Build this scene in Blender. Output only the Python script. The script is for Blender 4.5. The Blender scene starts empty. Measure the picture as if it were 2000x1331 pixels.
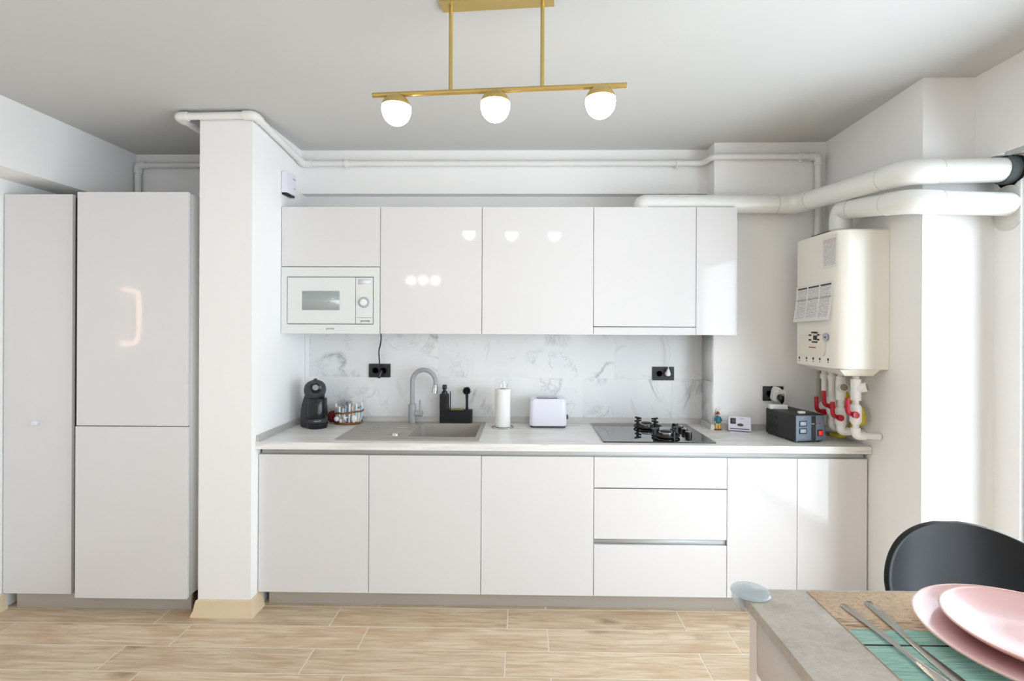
import bpy, bmesh, math, random
from mathutils import Vector, Matrix
random.seed(7)
scene = bpy.context.scene
COL = scene.collection

# ------------------------------------------------------------------ camera, world, exposure
FPX, CXP, CYP = 986.0, 1006.5, 635.0            # focal length and principal point, in pixels of a 2000x1331 frame
CAM_Z = 1.53
cam_d = bpy.data.cameras.new('camera'); cam = bpy.data.objects.new('camera', cam_d); COL.objects.link(cam)
cam_d.sensor_width = 36.0; cam_d.lens = FPX / 2000 * 36.0
cam_d.shift_x = (1000 - CXP) / 2000; cam_d.shift_y = (CYP - 665.5) / 2000
cam_d.clip_start = 0.02
CAM_R = Matrix.Rotation(math.radians(0.9), 3, 'Z') @ Matrix.Rotation(math.pi / 2, 3, 'X') @ Matrix.Rotation(math.radians(0.25), 3, 'Z')
cam.matrix_world = Matrix.Translation((0, 0, CAM_Z)) @ CAM_R.to_4x4()
scene.camera = cam

world = bpy.data.worlds.new('daylight'); scene.world = world; world.use_nodes = True
bg = world.node_tree.nodes['Background']
bg.inputs['Color'].default_value = (0.80, 0.905, 1.0, 1)
bg.inputs['Strength'].default_value = 6.8
vs = scene.view_settings
vs.view_transform = 'Standard'; vs.look = 'None'; vs.gamma = 1.0; vs.use_curve_mapping = False
vs.exposure = -0.10
scene.cycles.use_denoising = True
scene.cycles.max_bounces = 6; scene.cycles.diffuse_bounces = 4; scene.cycles.glossy_bounces = 3
scene.cycles.use_light_tree = False
scene.cycles.use_adaptive_sampling = True; scene.cycles.adaptive_threshold = 0.09; scene.cycles.adaptive_min_samples = 24
scene.cycles.transparent_max_bounces = 12; scene.cycles.sample_clamp_indirect = 6.0
scene.cycles.caustics_reflective = False; scene.cycles.caustics_refractive = False

def portal(name, loc, rot, sx, sy):
    l = bpy.data.lights.new(name, 'AREA'); l.shape = 'RECTANGLE'; l.size = sx; l.size_y = sy
    l.cycles.is_portal = True
    o = bpy.data.objects.new(name, l); COL.objects.link(o); o.location = loc; o.rotation_euler = rot
portal('window_portal', (2.25, -0.09, 1.15), (0, math.pi / 2, 0), 2.24, 4.6)

# ------------------------------------------------------------------ pixel -> point on a known plane
def _ray(px, py):
    return CAM_R @ Vector(((px - CXP) / FPX, -(py - CYP) / FPX, -1))
def PY(px, py, y):
    d = _ray(px, py); return Vector((0, 0, CAM_Z)) + d * (y / d.y)
def PX(px, py, x):
    d = _ray(px, py); return Vector((0, 0, CAM_Z)) + d * (x / d.x)
def PZ(px, py, z):
    d = _ray(px, py); return Vector((0, 0, CAM_Z)) + d * ((z - CAM_Z) / d.z)

# ------------------------------------------------------------------ materials
def lin(h):
    h = h.lstrip('#'); v = [int(h[i:i + 2], 16) / 255 for i in (0, 2, 4)]
    return tuple((x / 12.92 if x <= 0.04045 else ((x + 0.055) / 1.055) ** 2.4) for x in v) + (1,)
MATS = {}
def mat(name, col, rough=0.5, metal=0.0, coat=0.0, spec=0.5, emit=None, estr=0.0, vary=0.03, vscale=6.0, bump=0.0, bscale=200.0, trans=0.0, ior=1.45, alpha=1.0):
    m = bpy.data.materials.new(name); m.use_nodes = True; MATS[name] = m
    nt = m.node_tree; b = nt.nodes['Principled BSDF']; c = lin(col) if isinstance(col, str) else col
    b.inputs['Base Color'].default_value = c
    b.inputs['Roughness'].default_value = rough; b.inputs['Metallic'].default_value = metal
    b.inputs['Coat Weight'].default_value = coat; b.inputs['Coat Roughness'].default_value = 0.03
    b.inputs['Specular IOR Level'].default_value = spec; b.inputs['IOR'].default_value = ior
    b.inputs['Transmission Weight'].default_value = trans; b.inputs['Alpha'].default_value = alpha
    if emit:
        b.inputs['Emission Color'].default_value = lin(emit) if isinstance(emit, str) else emit
        b.inputs['Emission Strength'].default_value = estr
    tc = nt.nodes.new('ShaderNodeTexCoord')
    if vary:
        n = nt.nodes.new('ShaderNodeTexNoise'); n.inputs['Scale'].default_value = vscale; n.inputs['Detail'].default_value = 1
        nt.links.new(tc.outputs['Object'], n.inputs['Vector'])
        r = nt.nodes.new('ShaderNodeMapRange'); r.inputs['To Min'].default_value = 1 - vary; r.inputs['To Max'].default_value = 1 + vary
        nt.links.new(n.outputs['Fac'], r.inputs['Value'])
        h = nt.nodes.new('ShaderNodeHueSaturation'); h.inputs['Color'].default_value = c
        nt.links.new(r.outputs['Result'], h.inputs['Value']); nt.links.new(h.outputs['Color'], b.inputs['Base Color'])
    if bump:
        n2 = nt.nodes.new('ShaderNodeTexNoise'); n2.inputs['Scale'].default_value = bscale; n2.inputs['Detail'].default_value = 2
        nt.links.new(tc.outputs['Object'], n2.inputs['Vector'])
        bp = nt.nodes.new('ShaderNodeBump'); bp.inputs['Strength'].default_value = bump; bp.inputs['Distance'].default_value = 0.002
        nt.links.new(n2.outputs['Fac'], bp.inputs['Height']); nt.links.new(bp.outputs['Normal'], b.inputs['Normal'])
    return m

class NT:
    """small helper to wire shader nodes"""
    def __init__(s, m): s.t = m.node_tree; s.b = s.t.nodes['Principled BSDF']
    def n(s, k, **kw):
        x = s.t.nodes.new('ShaderNode' + k)
        for a, v in kw.items(): setattr(x, a, v)
        return x
    def l(s, a, b): s.t.links.new(a, b)
    def val(s, sock, v):
        if hasattr(v, 'is_linked'): s.l(v, sock)
        else: sock.default_value = v
    def math(s, op, a, b=0.0, c=None):
        x = s.n('Math', operation=op); s.val(x.inputs[0], a); s.val(x.inputs[1], b)
        if c is not None: s.val(x.inputs[2], c)
        return x.outputs[0]
    def noise(s, vec, scale, detail=3, dist=0.0, rough=0.5):
        x = s.n('TexNoise'); s.l(vec, x.inputs['Vector']); x.inputs['Scale'].default_value = scale
        x.inputs['Detail'].default_value = detail; x.inputs['Distortion'].default_value = dist; x.inputs['Roughness'].default_value = rough
        return x.outputs['Fac']
    def ramp(s, fac, stops):
        x = s.n('ValToRGB'); s.l(fac, x.inputs['Fac']); e = x.color_ramp.elements
        while len(e) < len(stops): e.new(0.5)
        for k, (p, c) in enumerate(stops):
            e[k].position = p; e[k].color = lin(c) if isinstance(c, str) else c
        return x.outputs['Color']
    def mix(s, fac, a, b, mode='MIX'):
        x = s.n('Mix', data_type='RGBA', blend_type=mode); s.val(x.inputs[0], fac)
        for sock, v in ((x.inputs[6], a), (x.inputs[7], b)):
            if isinstance(v, str): sock.default_value = lin(v)
            else: s.val(sock, v)
        return x.outputs[2]
    def mapping(s, vec, scale=(1, 1, 1), loc=(0, 0, 0), rot=(0, 0, 0)):
        x = s.n('Mapping'); s.l(vec, x.inputs['Vector']); x.inputs['Scale'].default_value = scale
        s.val(x.inputs['Location'], loc) if hasattr(loc, 'is_linked') else setattr(x.inputs['Location'], 'default_value', loc)
        x.inputs['Rotation'].default_value = rot
        return x.outputs['Vector']
    def coords(s, kind='Object'): return s.n('TexCoord').outputs[kind]
    def bump(s, h, strength=0.3, dist=0.002):
        x = s.n('Bump'); s.l(h, x.inputs['Height']); x.inputs['Strength'].default_value = strength; x.inputs['Distance'].default_value = dist
        s.l(x.outputs['Normal'], s.b.inputs['Normal'])

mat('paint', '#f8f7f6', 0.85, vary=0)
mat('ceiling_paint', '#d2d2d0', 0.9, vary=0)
mat('gloss', '#e4e2e2', 0.045, spec=0.55, vary=0)
mat('carcass', '#e9e9e7', 0.45, vary=0.01)
mat('gap_shade', '#3f3a35', 0.7)
mat('gapgrey', '#8a8a88', 0.6)
mat('alu', '#c9ccca', 0.38, metal=0.75, vary=0.03, vscale=3)
mat('rail_alu', '#cdd0cf', 0.5, metal=0.15, vary=0.02)
mat('plinth_alu', '#bdb7b0', 0.45, metal=0.35, vary=0.04, vscale=3)
mat('white_plastic', '#f1f1ef', 0.35, vary=0.01)
mat('cool_plastic', '#eceaf4', 0.3, coat=0.3, vary=0.01)
mat('thermo_plastic', '#e3deec', 0.4, vary=0.02)
mat('pipe_white', '#eeedea', 0.4, vary=0.015)
mat('duct_white', '#f0f0ec', 0.28, coat=0.3, vary=0.01)
mat('pvc_joint', '#dcdcd6', 0.4)
mat('boiler_white', '#f3efe4', 0.3, coat=0.4, vary=0.01)
mat('boiler_panel', '#eee8da', 0.4)
mat('black_plastic', '#17181a', 0.4, vary=0.1)
mat('matte_black', '#131418', 0.55, vary=0.1, bump=0.1, bscale=300)
mat('gloss_black', '#0b0d12', 0.22, coat=0.15, vary=0.05)
mat('charcoal', '#3b3c40', 0.5, vary=0.06, bump=0.1, bscale=500)
mat('socket_black', '#26282a', 0.35, vary=0.05)
mat('hob_glass', '#0c0d10', 0.03, coat=1.0, vary=0.03)
mat('cast_iron', '#1b1b1d', 0.45, vary=0.1)
mat('chrome', '#d8d9da', 0.12, metal=1.0, vary=0.02)
mat('steel', '#b9b5ae', 0.25, metal=1.0, vary=0.03)
mat('brass', '#c9b06f', 0.33, metal=0.85, vary=0.06, vscale=8)
mat('brass_nut', '#a39a80', 0.4, metal=0.6)
mat('opal', '#fff6ea', 0.3, emit=(1.0, 0.86, 0.68, 1), estr=28.0)
mat('opal_soft', '#fff6ea', 0.3, emit=(1.0, 0.83, 0.62, 1), estr=13.0)
mat('led_warm', '#fff0e0', 0.3, emit=(1.0, 0.62, 0.45, 1), estr=6.5)
mat('red_lever', '#b5122b', 0.35, coat=0.3, vary=0.05)
mat('red_switch', '#e0252a', 0.3, emit=(1, 0.05, 0.04, 1), estr=0.5)
mat('yellow_hose', '#d6c02c', 0.45, vary=0.05)
mat('grey_hose', '#a7a595', 0.5, vary=0.05)
mat('rubber', '#5b6667', 0.6)
mat('dark_hole', '#1d211f', 0.9)
mat('brown_mark', '#6b6259', 0.7)
mat('blue_panel', '#78889a', 0.4, metal=0.15)
mat('stab_black', '#2b2c2b', 0.45, vary=0.08, bump=0.15, bscale=600)
mat('lcd', '#b9c4d0', 0.2)
mat('lcd_dark', '#4c4d4e', 0.3)
mat('printed_red', '#c0392f', 0.5)
mat('printed_grey', '#9a9aa0', 0.5)
mat('printed_dark', '#35342f', 0.5)
mat('pump_black', '#1a1b1d', 0.3)
mat('sponge', '#8d8748', 0.9, vary=0.15, vscale=80)
mat('paper_towel', '#f4f3f0', 0.95, vary=0.01, bump=0.4, bscale=260)
mat('cardboard', '#b79a75', 0.8)
mat('toaster_white', '#e9e8f3', 0.3, coat=0.35, vary=0.01)
mat('slot_dark', '#4a4748', 0.5)
mat('pink_glaze', '#e2b6b4', 0.3, coat=0.25, vary=0.02, vscale=5)
mat('plate_rim', '#dfb9ab', 0.3, coat=0.3)
mat('stool_black', '#0d0f12', 0.38, spec=0.35, vary=0.08)
mat('leg_wood', '#c79d6c', 0.5, vary=0.08, vscale=12)
mat('table_white', '#e9ded5', 0.5, vary=0.01)
mat('baseboard_beige', '#e3cfae', 0.5, vary=0.03)
mat('fig_teal', '#1f6f86', 0.5, vary=0.1, vscale=60)
mat('fig_yellow', '#e5bf6c', 0.5, vary=0.08, vscale=60)
mat('fig_skin', '#e6b196', 0.5)
mat('fig_brown', '#7a4b3c', 0.6, vary=0.1)
mat('twig', '#8a5f33', 0.8, vary=0.25, vscale=90)
mat('stick_white', '#eceae6', 0.8, vary=0.08, vscale=80)
mat('stick_blue', '#9dbbd4', 0.8, vary=0.15, vscale=80)
mat('stick_slate', '#6d8096', 0.8, vary=0.15, vscale=80)
mat('stick_tan', '#d3bcae', 0.8, vary=0.15, vscale=80)
mat('shell_white', '#f3f0ee', 0.35, coat=0.3)
mat('red_cloth', '#7d1f2c', 0.85, vary=0.3, vscale=90)
mat('sink_grey', '#aea8a0', 0.5, vary=0.06, vscale=160, bump=0.08, bscale=600)
mat('tap_grey', '#a9a9ab', 0.4, vary=0.07, vscale=200)
mat('guard', '#cdd6da', 0.12, alpha=0.5, vary=0)
mat('cord_white', '#e9e9e6', 0.4)
mat('mw_white', '#e6e8e6', 0.12, coat=0.8, vary=0.006)
mat('mw_glass', '#a9b0ae', 0.08, coat=1.0, vary=0.05)
mat('mw_line', '#5f6362', 0.5)
mat('dial_blue', '#b6bcc6', 0.3, metal=0.4)
mat('wall_grout', '#f6f6f5', 0.8)
mat('floor_grout', '#efe6d6', 0.85)

def marble_mat():
    m = mat('marble_tile', '#e3e3e2', 0.32, vary=0); N = NT(m)
    oi = N.n('ObjectInfo'); sep = N.n('CombineXYZ')
    N.l(N.math('MULTIPLY', oi.outputs['Random'], 9.0), sep.inputs[0]); N.l(N.math('MULTIPLY', oi.outputs['Random'], 5.0), sep.inputs[2])
    va = N.n('VectorMath', operation='ADD'); N.l(N.coords(), va.inputs[0]); N.l(sep.outputs[0], va.inputs[1])
    v = va.outputs[0]
    v1 = N.mapping(v, (1.0, 1, 0.75), rot=(0, 0.75, 0))
    a = N.noise(v1, 2.1, 6, 0.7, 0.55)
    ridge = N.math('ABSOLUTE', N.math('SUBTRACT', a, 0.5))
    thin = N.ramp(ridge, [(0.0, (1, 1, 1, 1)), (0.010, (0.45, 0.45, 0.45, 1)), (0.038, (0, 0, 0, 1))])
    msk = N.ramp(N.noise(v, 2.6, 2), [(0.45, (0, 0, 0, 1)), (0.62, (1, 1, 1, 1))])
    vein = N.math('MULTIPLY', thin, msk)
    b = N.noise(N.mapping(v, (1, 1, 0.8), loc=(3, 1, 2), rot=(0, -0.5, 0)), 4.2, 5, 1.1, 0.6)
    r2 = N.math('ABSOLUTE', N.math('SUBTRACT', b, 0.5))
    thin2 = N.math('MULTIPLY', N.ramp(r2, [(0.0, (1, 1, 1, 1)), (0.02, (0, 0, 0, 1))]), N.ramp(N.noise(v, 3.3, 2), [(0.52, (0, 0, 0, 1)), (0.66, (1, 1, 1, 1))]))
    cloud = N.ramp(N.noise(v1, 2.2, 4, 0.4), [(0.35, '#f2f2f1'), (0.7, '#e8e9ea')])
    c = N.mix(N.math('MULTIPLY', vein, 0.85), cloud, '#a0a4a7')
    c = N.mix(N.math('MULTIPLY', thin2, 0.4), c, '#a8a5a3')
    N.l(c, N.b.inputs['Base Color'])
marble_mat()

def worktop_mat():
    m = mat('worktop_stone', '#d8d5d0', 0.3, coat=0.1, vary=0); N = NT(m)
    v = N.coords()
    s1 = N.noise(N.mapping(v, (0.7, 9, 9)), 3.0, 5, 0.5, 0.6)
    s2 = N.noise(N.mapping(v, (1.2, 22, 22), loc=(4, 2, 1)), 2.0, 4, 0.8, 0.6)
    c = N.ramp(s1, [(0.3, '#dedad5'), (0.5, '#f2f0ec'), (0.75, '#f6f4f1')])
    streak = N.ramp(s2, [(0.30, (1, 1, 1, 1)), (0.42, (0, 0, 0, 1))])
    c = N.mix(N.math('MULTIPLY', streak, 0.5), c, '#a9a49f')
    N.l(c, N.b.inputs['Base Color'])
worktop_mat()

def wood_mat(name, tones, vec_random=True):
    m = mat(name, '#b79a76', 0.42, vary=0); N = NT(m)
    oi = N.n('ObjectInfo'); cmb = N.n('CombineXYZ')
    N.l(N.math('MULTIPLY', oi.outputs['Random'], 37.0), cmb.inputs[0]); N.l(N.math('MULTIPLY', oi.outputs['Random'], 11.0), cmb.inputs[1])
    va = N.n('VectorMath', operation='ADD'); N.l(N.coords(), va.inputs[0]); N.l(cmb.outputs[0], va.inputs[1]); v = va.outputs[0]
    g = N.noise(N.mapping(v, (1.2, 14, 1)), 3.0, 8, 0.9, 0.62)
    c = N.ramp(g, [(0.28, tones[0]), (0.47, tones[1]), (0.62, tones[2]), (0.8, tones[3])])
    cl = N.noise(N.mapping(v, (1, 2.4, 1)), 3.2, 4, 0.6)
    c = N.mix(N.math('MULTIPLY', N.ramp(cl, [(0.46, (0, 0, 0, 1)), (0.72, (1, 1, 1, 1))]), 0.55), c, tones[4])
    vo = N.n('TexVoronoi'); N.l(N.mapping(v, (2.6, 6.0, 1)), vo.inputs['Vector']); vo.inputs['Scale'].default_value = 1.0; vo.inputs['Randomness'].default_value = 1.0
    wob = N.math('ADD', vo.outputs['Distance'], N.math('MULTIPLY', N.math('SUBTRACT', N.noise(v, 30, 3), 0.5), 0.16))
    knot = N.ramp(wob, [(0.05, (1, 1, 1, 1)), (0.2, (0, 0, 0, 1))])
    c = N.mix(N.math('MULTIPLY', knot, 0.6), c, tones[5])
    br = N.math('ADD', 0.93, N.math('MULTIPLY', oi.outputs['Random'], 0.14))
    hs = N.n('HueSaturation'); N.l(c, hs.inputs['Color']); N.l(br, hs.inputs['Value'])
    N.l(hs.outputs['Color'], N.b.inputs['Base Color'])
wood_mat('oak_tile', ['#bda07d', '#d6be9f', '#e3d0b6', '#ecddc8', '#b9956d', '#755840'])

def table_mat():
    m = mat('grey_laminate', '#a59c92', 0.42, vary=0); N = NT(m); v = N.coords()
    a = N.noise(v, 14.0, 8, 0.3, 0.75); b = N.noise(N.mapping(v, (1, 2.2, 1), rot=(0, 0, 0.9)), 22, 7, 0.5, 0.75)
    c = N.ramp(a, [(0.3, '#a0978d'), (0.5, '#b4aba0'), (0.7, '#c5bdb2')])
    r = N.math('ABSOLUTE', N.math('SUBTRACT', b, 0.5))
    c = N.mix(N.math('MULTIPLY', N.ramp(r, [(0.0, (1, 1, 1, 1)), (0.05, (0, 0, 0, 1))]), N.math('MULTIPLY', a, 0.7)), c, '#cdc7bd')
    N.l(c, N.b.inputs['Base Color'])
table_mat()

def placemat_mat():
    m = mat('printed_placemat', '#9fc4b5', 0.38, vary=0); N = NT(m); v = N.coords('UV')
    sp = N.n('SeparateXYZ'); N.l(v, sp.inputs[0]); U, V = sp.outputs[0], sp.outputs[1]
    wob = N.math('MULTIPLY', N.math('SUBTRACT', N.noise(N.mapping(v, (5, 1, 1)), 3, 3), 0.5), 0.10)
    vv = N.math('ADD', V, wob)
    cork = N.ramp(N.noise(v, 55, 5, 0.3, 0.7), [(0.3, '#c9a782'), (0.5, '#efd1b0'), (0.68, '#f7e4cd')])
    teal = N.ramp(N.noise(N.mapping(v, (3, 26, 1)), 3, 6, 0.6, 0.65), [(0.3, '#74b6a7'), (0.5, '#a0d1c5'), (0.72, '#c8e6dd')])
    edge = N.math('GREATER_THAN', vv, 0.648)
    c = N.mix(edge, teal, cork)
    wood = N.math('MULTIPLY', N.math('GREATER_THAN', vv, 0.645), N.math('LESS_THAN', vv, 0.735))
    tw = N.ramp(N.noise(N.mapping(v, (6, 24, 1), rot=(0, 0, 0.25)), 3, 4, 1.2), [(0.35, '#8c6a4c'), (0.5, '#d9b690'), (0.65, '#eed6c0')])
    c = N.mix(N.math('MULTIPLY', wood, 0.8), c, tw)
    pl = N.math('ABSOLUTE', N.math('SUBTRACT', N.math('FRACT', N.math('MULTIPLY', N.math('ADD', V, 0.0275), 3.6)), 0.5))
    line = N.math('MULTIPLY', N.math('GREATER_THAN', pl, 0.478), N.math('LESS_THAN', vv, 0.62))
    c = N.mix(line, c, '#1e2a28')
    N.l(c, N.b.inputs['Base Color'])
placemat_mat()

def print_mat(name, header, cols, red):
    m = mat(name, '#e7e3df', 0.7, vary=0); N = NT(m); v = N.coords('UV')
    sp = N.n('SeparateXYZ'); N.l(v, sp.inputs[0]); U, V = sp.outputs[0], sp.outputs[1]
    fr = N.math('FRACT', N.math('MULTIPLY', V, 26.0)); ln = N.math('GREATER_THAN', fr, 0.5)
    word = N.math('GREATER_THAN', N.noise(N.mapping(v, (26, 26, 1)), 1.0, 1), 0.42)
    fu = N.math('FRACT', N.math('MULTIPLY', U, float(cols)))
    incol = N.math('MULTIPLY', N.math('GREATER_THAN', fu, 0.07), N.math('LESS_THAN', fu, 0.95))
    inset = N.math('MULTIPLY', N.math('MULTIPLY', N.math('GREATER_THAN', U, 0.06), N.math('LESS_THAN', U, 0.95)), N.math('MULTIPLY', N.math('GREATER_THAN', V, 0.08), N.math('LESS_THAN', V, 0.9)))
    ink = N.math('MULTIPLY', N.math('MULTIPLY', ln, word), N.math('MULTIPLY', incol, inset))
    c = N.mix(N.math('MULTIPLY', ink, 0.55), '#e9e6e3', '#6f6a72')
    if header:
        hd = N.math('MULTIPLY', N.math('MULTIPLY', N.math('GREATER_THAN', V, 0.90), N.math('LESS_THAN', V, 0.945)), N.math('MULTIPLY', incol, N.math('MULTIPLY', N.math('GREATER_THAN', U, 0.05), N.math('LESS_THAN', U, 0.96))))
        c = N.mix(hd, c, '#4b443f')
        h2 = N.math('MULTIPLY', N.math('MULTIPLY', N.math('GREATER_THAN', V, 0.58), N.math('LESS_THAN', V, 0.625)), incol)
        c = N.mix(N.math('MULTIPLY', h2, 0.5), c, '#77706d')
    if red:
        rd = N.math('MULTIPLY', N.math('MULTIPLY', N.math('GREATER_THAN', V, 0.78), N.math('LESS_THAN', V, 0.93)), ink)
        c = N.mix(N.math('MULTIPLY', rd, 0.6), c, '#b06a64')
    N.l(c, N.b.inputs['Base Color'])
print_mat('leaflet_print', True, 3, False)
print_mat('sticker_print', False, 1, True)

def pane_mat():
    m = bpy.data.materials.new('window_glass'); m.use_nodes = True; MATS['window_glass'] = m
    nt = m.node_tree; nt.nodes.clear(); o = nt.nodes.new('ShaderNodeOutputMaterial'); mx = nt.nodes.new('ShaderNodeMixShader')
    t = nt.nodes.new('ShaderNodeBsdfTransparent'); g = nt.nodes.new('ShaderNodeBsdfGlossy'); g.inputs['Roughness'].default_value = 0.0
    f = nt.nodes.new('ShaderNodeFresnel'); f.inputs['IOR'].default_value = 1.06
    nt.links.new(f.outputs[0], mx.inputs[0]); nt.links.new(t.outputs[0], mx.inputs[1]); nt.links.new(g.outputs[0], mx.inputs[2]); nt.links.new(mx.outputs[0], o.inputs['Surface'])
pane_mat()

# ------------------------------------------------------------------ mesh helpers
def box(bm, x0, x1, y0, y1, z0, z1, bev=0.0, seg=2):
    r = bmesh.ops.create_cube(bm, size=1.0)
    vs_ = r['verts']
    for v in vs_:
        v.co = Vector(((x0 + x1) / 2 + v.co.x * (x1 - x0), (y0 + y1) / 2 + v.co.y * (y1 - y0), (z0 + z1) / 2 + v.co.z * (z1 - z0)))
    if bev > 0:
        es = list({e for v in vs_ for e in v.link_edges})
        new = bmesh.ops.bevel(bm, geom=es, offset=bev, segments=seg, profile=0.5, affect='EDGES')['faces']
        bm.normal_update(); small = {f for f in new if f.is_valid}
        for f in bm.faces:
            if max(abs(c) for c in f.normal) > 0.9999:
                for e in f.edges:
                    if any(g in small for g in e.link_faces): e.smooth = False
    return bm
def B(*a, **k): return box(bmesh.new(), *a, **k)
def ring_faces(bm, a, b, closed=True):
    n = len(a)
    for i in range(n if closed else n - 1):
        j = (i + 1) % n
        try: bm.faces.new((a[i], a[j], b[j], b[i]))
        except ValueError: pass
def loft(bm, rings, cap0=True, cap1=True):
    vr = [[bm.verts.new(p) for p in r] for r in rings]
    for a, b in zip(vr, vr[1:]): ring_faces(bm, a, b)
    if cap0: bm.faces.new(list(reversed(vr[0])))
    if cap1: bm.faces.new(vr[-1])
    return bm
def fillet(pts, r, n=6):
    pts = [Vector(p) for p in pts]; out = [pts[0]]
    for a, p, b in zip(pts, pts[1:], pts[2:]):
        d0 = a - p; d1 = b - p; rr = min(r, d0.length * 0.49, d1.length * 0.49)
        p0 = p + d0.normalized() * rr; p1 = p + d1.normalized() * rr
        for k in range(n + 1):
            t = k / n; out.append(p0 * (1 - t) ** 2 + p * 2 * t * (1 - t) + p1 * t * t)
    out.append(pts[-1]); return out
def tube(bm, pts, r, seg=12, cap=True):
    pts = [Vector(p) for p in pts]; n = len(pts)
    tan = []
    for i in range(n):
        a = pts[max(i - 1, 0)]; b = pts[min(i + 1, n - 1)]
        tan.append((b - a).normalized())
    up = Vector((0, 0, 1)) if abs(tan[0].z) < 0.9 else Vector((1, 0, 0))
    u = tan[0].cross(up).normalized(); rings = []
    for i in range(n):
        u = (u - tan[i] * u.dot(tan[i])).normalized(); w = tan[i].cross(u)
        rr = r[i] if isinstance(r, (list, tuple)) else r
        rings.append([pts[i] + (u * math.cos(2 * math.pi * k / seg) + w * math.sin(2 * math.pi * k / seg)) * rr for k in range(seg)])
    return loft(bm, rings, cap, cap)
def T(pts, r, seg=12, cap=True): return tube(bmesh.new(), pts, r, seg, cap)
def lathe(bm, prof, seg=24, c=(0, 0, 0), axis='Z'):
    rings = []
    for (r, z) in prof:
        ring = []
        for k in range(seg):
            a = 2 * math.pi * k / seg; x, y = max(r, 1e-5) * math.cos(a), max(r, 1e-5) * math.sin(a)
            p = {'Z': (x, y, z), 'Y': (x, z, y), 'X': (z, x, y)}[axis]
            ring.append(Vector(p) + Vector(c))
        rings.append(ring)
    loft(bm, rings); bmesh.ops.remove_doubles(bm, verts=bm.verts, dist=2e-5)
    bmesh.ops.recalc_face_normals(bm, faces=bm.faces); return bm
def L(prof, **k): return lathe(bmesh.new(), prof, **k)
def rrect(w, h, r, n=5):
    out = []
    for cx, cy, a0 in ((w / 2 - r, h / 2 - r, 0), (-w / 2 + r, h / 2 - r, 90), (-w / 2 + r, -h / 2 + r, 180), (w / 2 - r, -h / 2 + r, 270)):
        for k in range(n + 1):
            a = math.radians(a0 + 90 * k / n); out.append((cx + r * math.cos(a), cy + r * math.sin(a)))
    return out
def prism(bm, outline, o, U, V, depth):
    o, U, V = Vector(o), Vector(U).normalized(), Vector(V).normalized(); Nn = U.cross(V)
    loft(bm, [[o + U * a + V * b + Nn * d for a, b in outline] for d in (0, depth)])
    bmesh.ops.recalc_face_normals(bm, faces=bm.faces); return bm
def PR(*a): return prism(bmesh.new(), *a)
def cells(bm, xs, ys, z0, z1, hole):
    """a slab cut into cells, with the cells of `hole` left open"""
    V = {}
    def g(i, j, k):
        if (i, j, k) not in V: V[(i, j, k)] = bm.verts.new((xs[i], ys[j], (z0, z1)[k]))
        return V[(i, j, k)]
    nx, ny = len(xs) - 1, len(ys) - 1
    full = lambda i, j: 0 <= i < nx and 0 <= j < ny and (i, j) not in hole
    for i in range(nx):
        for j in range(ny):
            if not full(i, j): continue
            bm.faces.new((g(i, j, 1), g(i + 1, j, 1), g(i + 1, j + 1, 1), g(i, j + 1, 1)))
            bm.faces.new((g(i, j, 0), g(i, j + 1, 0), g(i + 1, j + 1, 0), g(i + 1, j, 0)))
            if not full(i, j - 1): bm.faces.new((g(i, j, 0), g(i + 1, j, 0), g(i + 1, j, 1), g(i, j, 1)))
            if not full(i, j + 1): bm.faces.new((g(i + 1, j + 1, 0), g(i, j + 1, 0), g(i, j + 1, 1), g(i + 1, j + 1, 1)))
            if not full(i - 1, j): bm.faces.new((g(i, j + 1, 0), g(i, j, 0), g(i, j, 1), g(i, j + 1, 1)))
            if not full(i + 1, j): bm.faces.new((g(i + 1, j, 0), g(i + 1, j + 1, 0), g(i + 1, j + 1, 1), g(i + 1, j, 1)))
    return bm
def to_mesh(bm, name, m, smooth=True, angle=40):
    bm.normal_update()
    if smooth:
        lim = math.radians(angle)
        for e in bm.edges:
            if len(e.link_faces) != 2 or e.calc_face_angle(0.0) > lim: e.smooth = False
    me = bpy.data.meshes.new(name); bm.to_mesh(me); bm.free()
    me.materials.append(MATS[m])
    if smooth and len(me.polygons):
        me.polygons.foreach_set('use_smooth', [True] * len(me.polygons))
    return me
def put(name, me, parent=None, loc=(0, 0, 0), rot=(0, 0, 0)):
    o = bpy.data.objects.new(name, me); COL.objects.link(o); o.location = loc; o.rotation_euler = rot
    if parent: o.parent = parent
    return o
def wloc(o):
    p = Vector((0, 0, 0))
    while o: p += o.location; o = o.parent
    return p
def part(name, bm, m, parent, local=False, label=None, smooth=True, angle=40):
    """a mesh part under `parent`; bm in world coordinates unless local"""
    if not local:
        off = wloc(parent); bmesh.ops.translate(bm, verts=bm.verts, vec=-off)
    o = put(name, to_mesh(bm, name, m, smooth, angle), parent)
    if label: o['label'] = label
    return o
def tag(o, label, cat, group=None, kind=None):
    o['label'] = label; o['category'] = cat
    if group: o['group'] = group
    if kind: o['kind'] = kind
    return o
def thing(name, label, cat, loc, rotz=0.0, group=None):
    o = bpy.data.objects.new(name, None); COL.objects.link(o); o.location = loc; o.rotation_euler = (0, 0, rotz); o.empty_display_size = 0.05
    return tag(o, label, cat, group)
def single(name, bm, m, label, cat, group=None, angle=40):
    bm.verts.ensure_lookup_table(); zs = [v.co.z for v in bm.verts]; c = sum((v.co for v in bm.verts), Vector()) / len(bm.verts)
    base = Vector((c.x, c.y, min(zs))); bmesh.ops.translate(bm, verts=bm.verts, vec=-base)
    o = put(name, to_mesh(bm, name, m, True, angle), None, base); return tag(o, label, cat, group)
def struct(name, bm, m, label=None, smooth=False):
    o = put(name, to_mesh(bm, name, m, smooth)); o['kind'] = 'structure'
    if label: o['label'] = label
    return o
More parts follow.
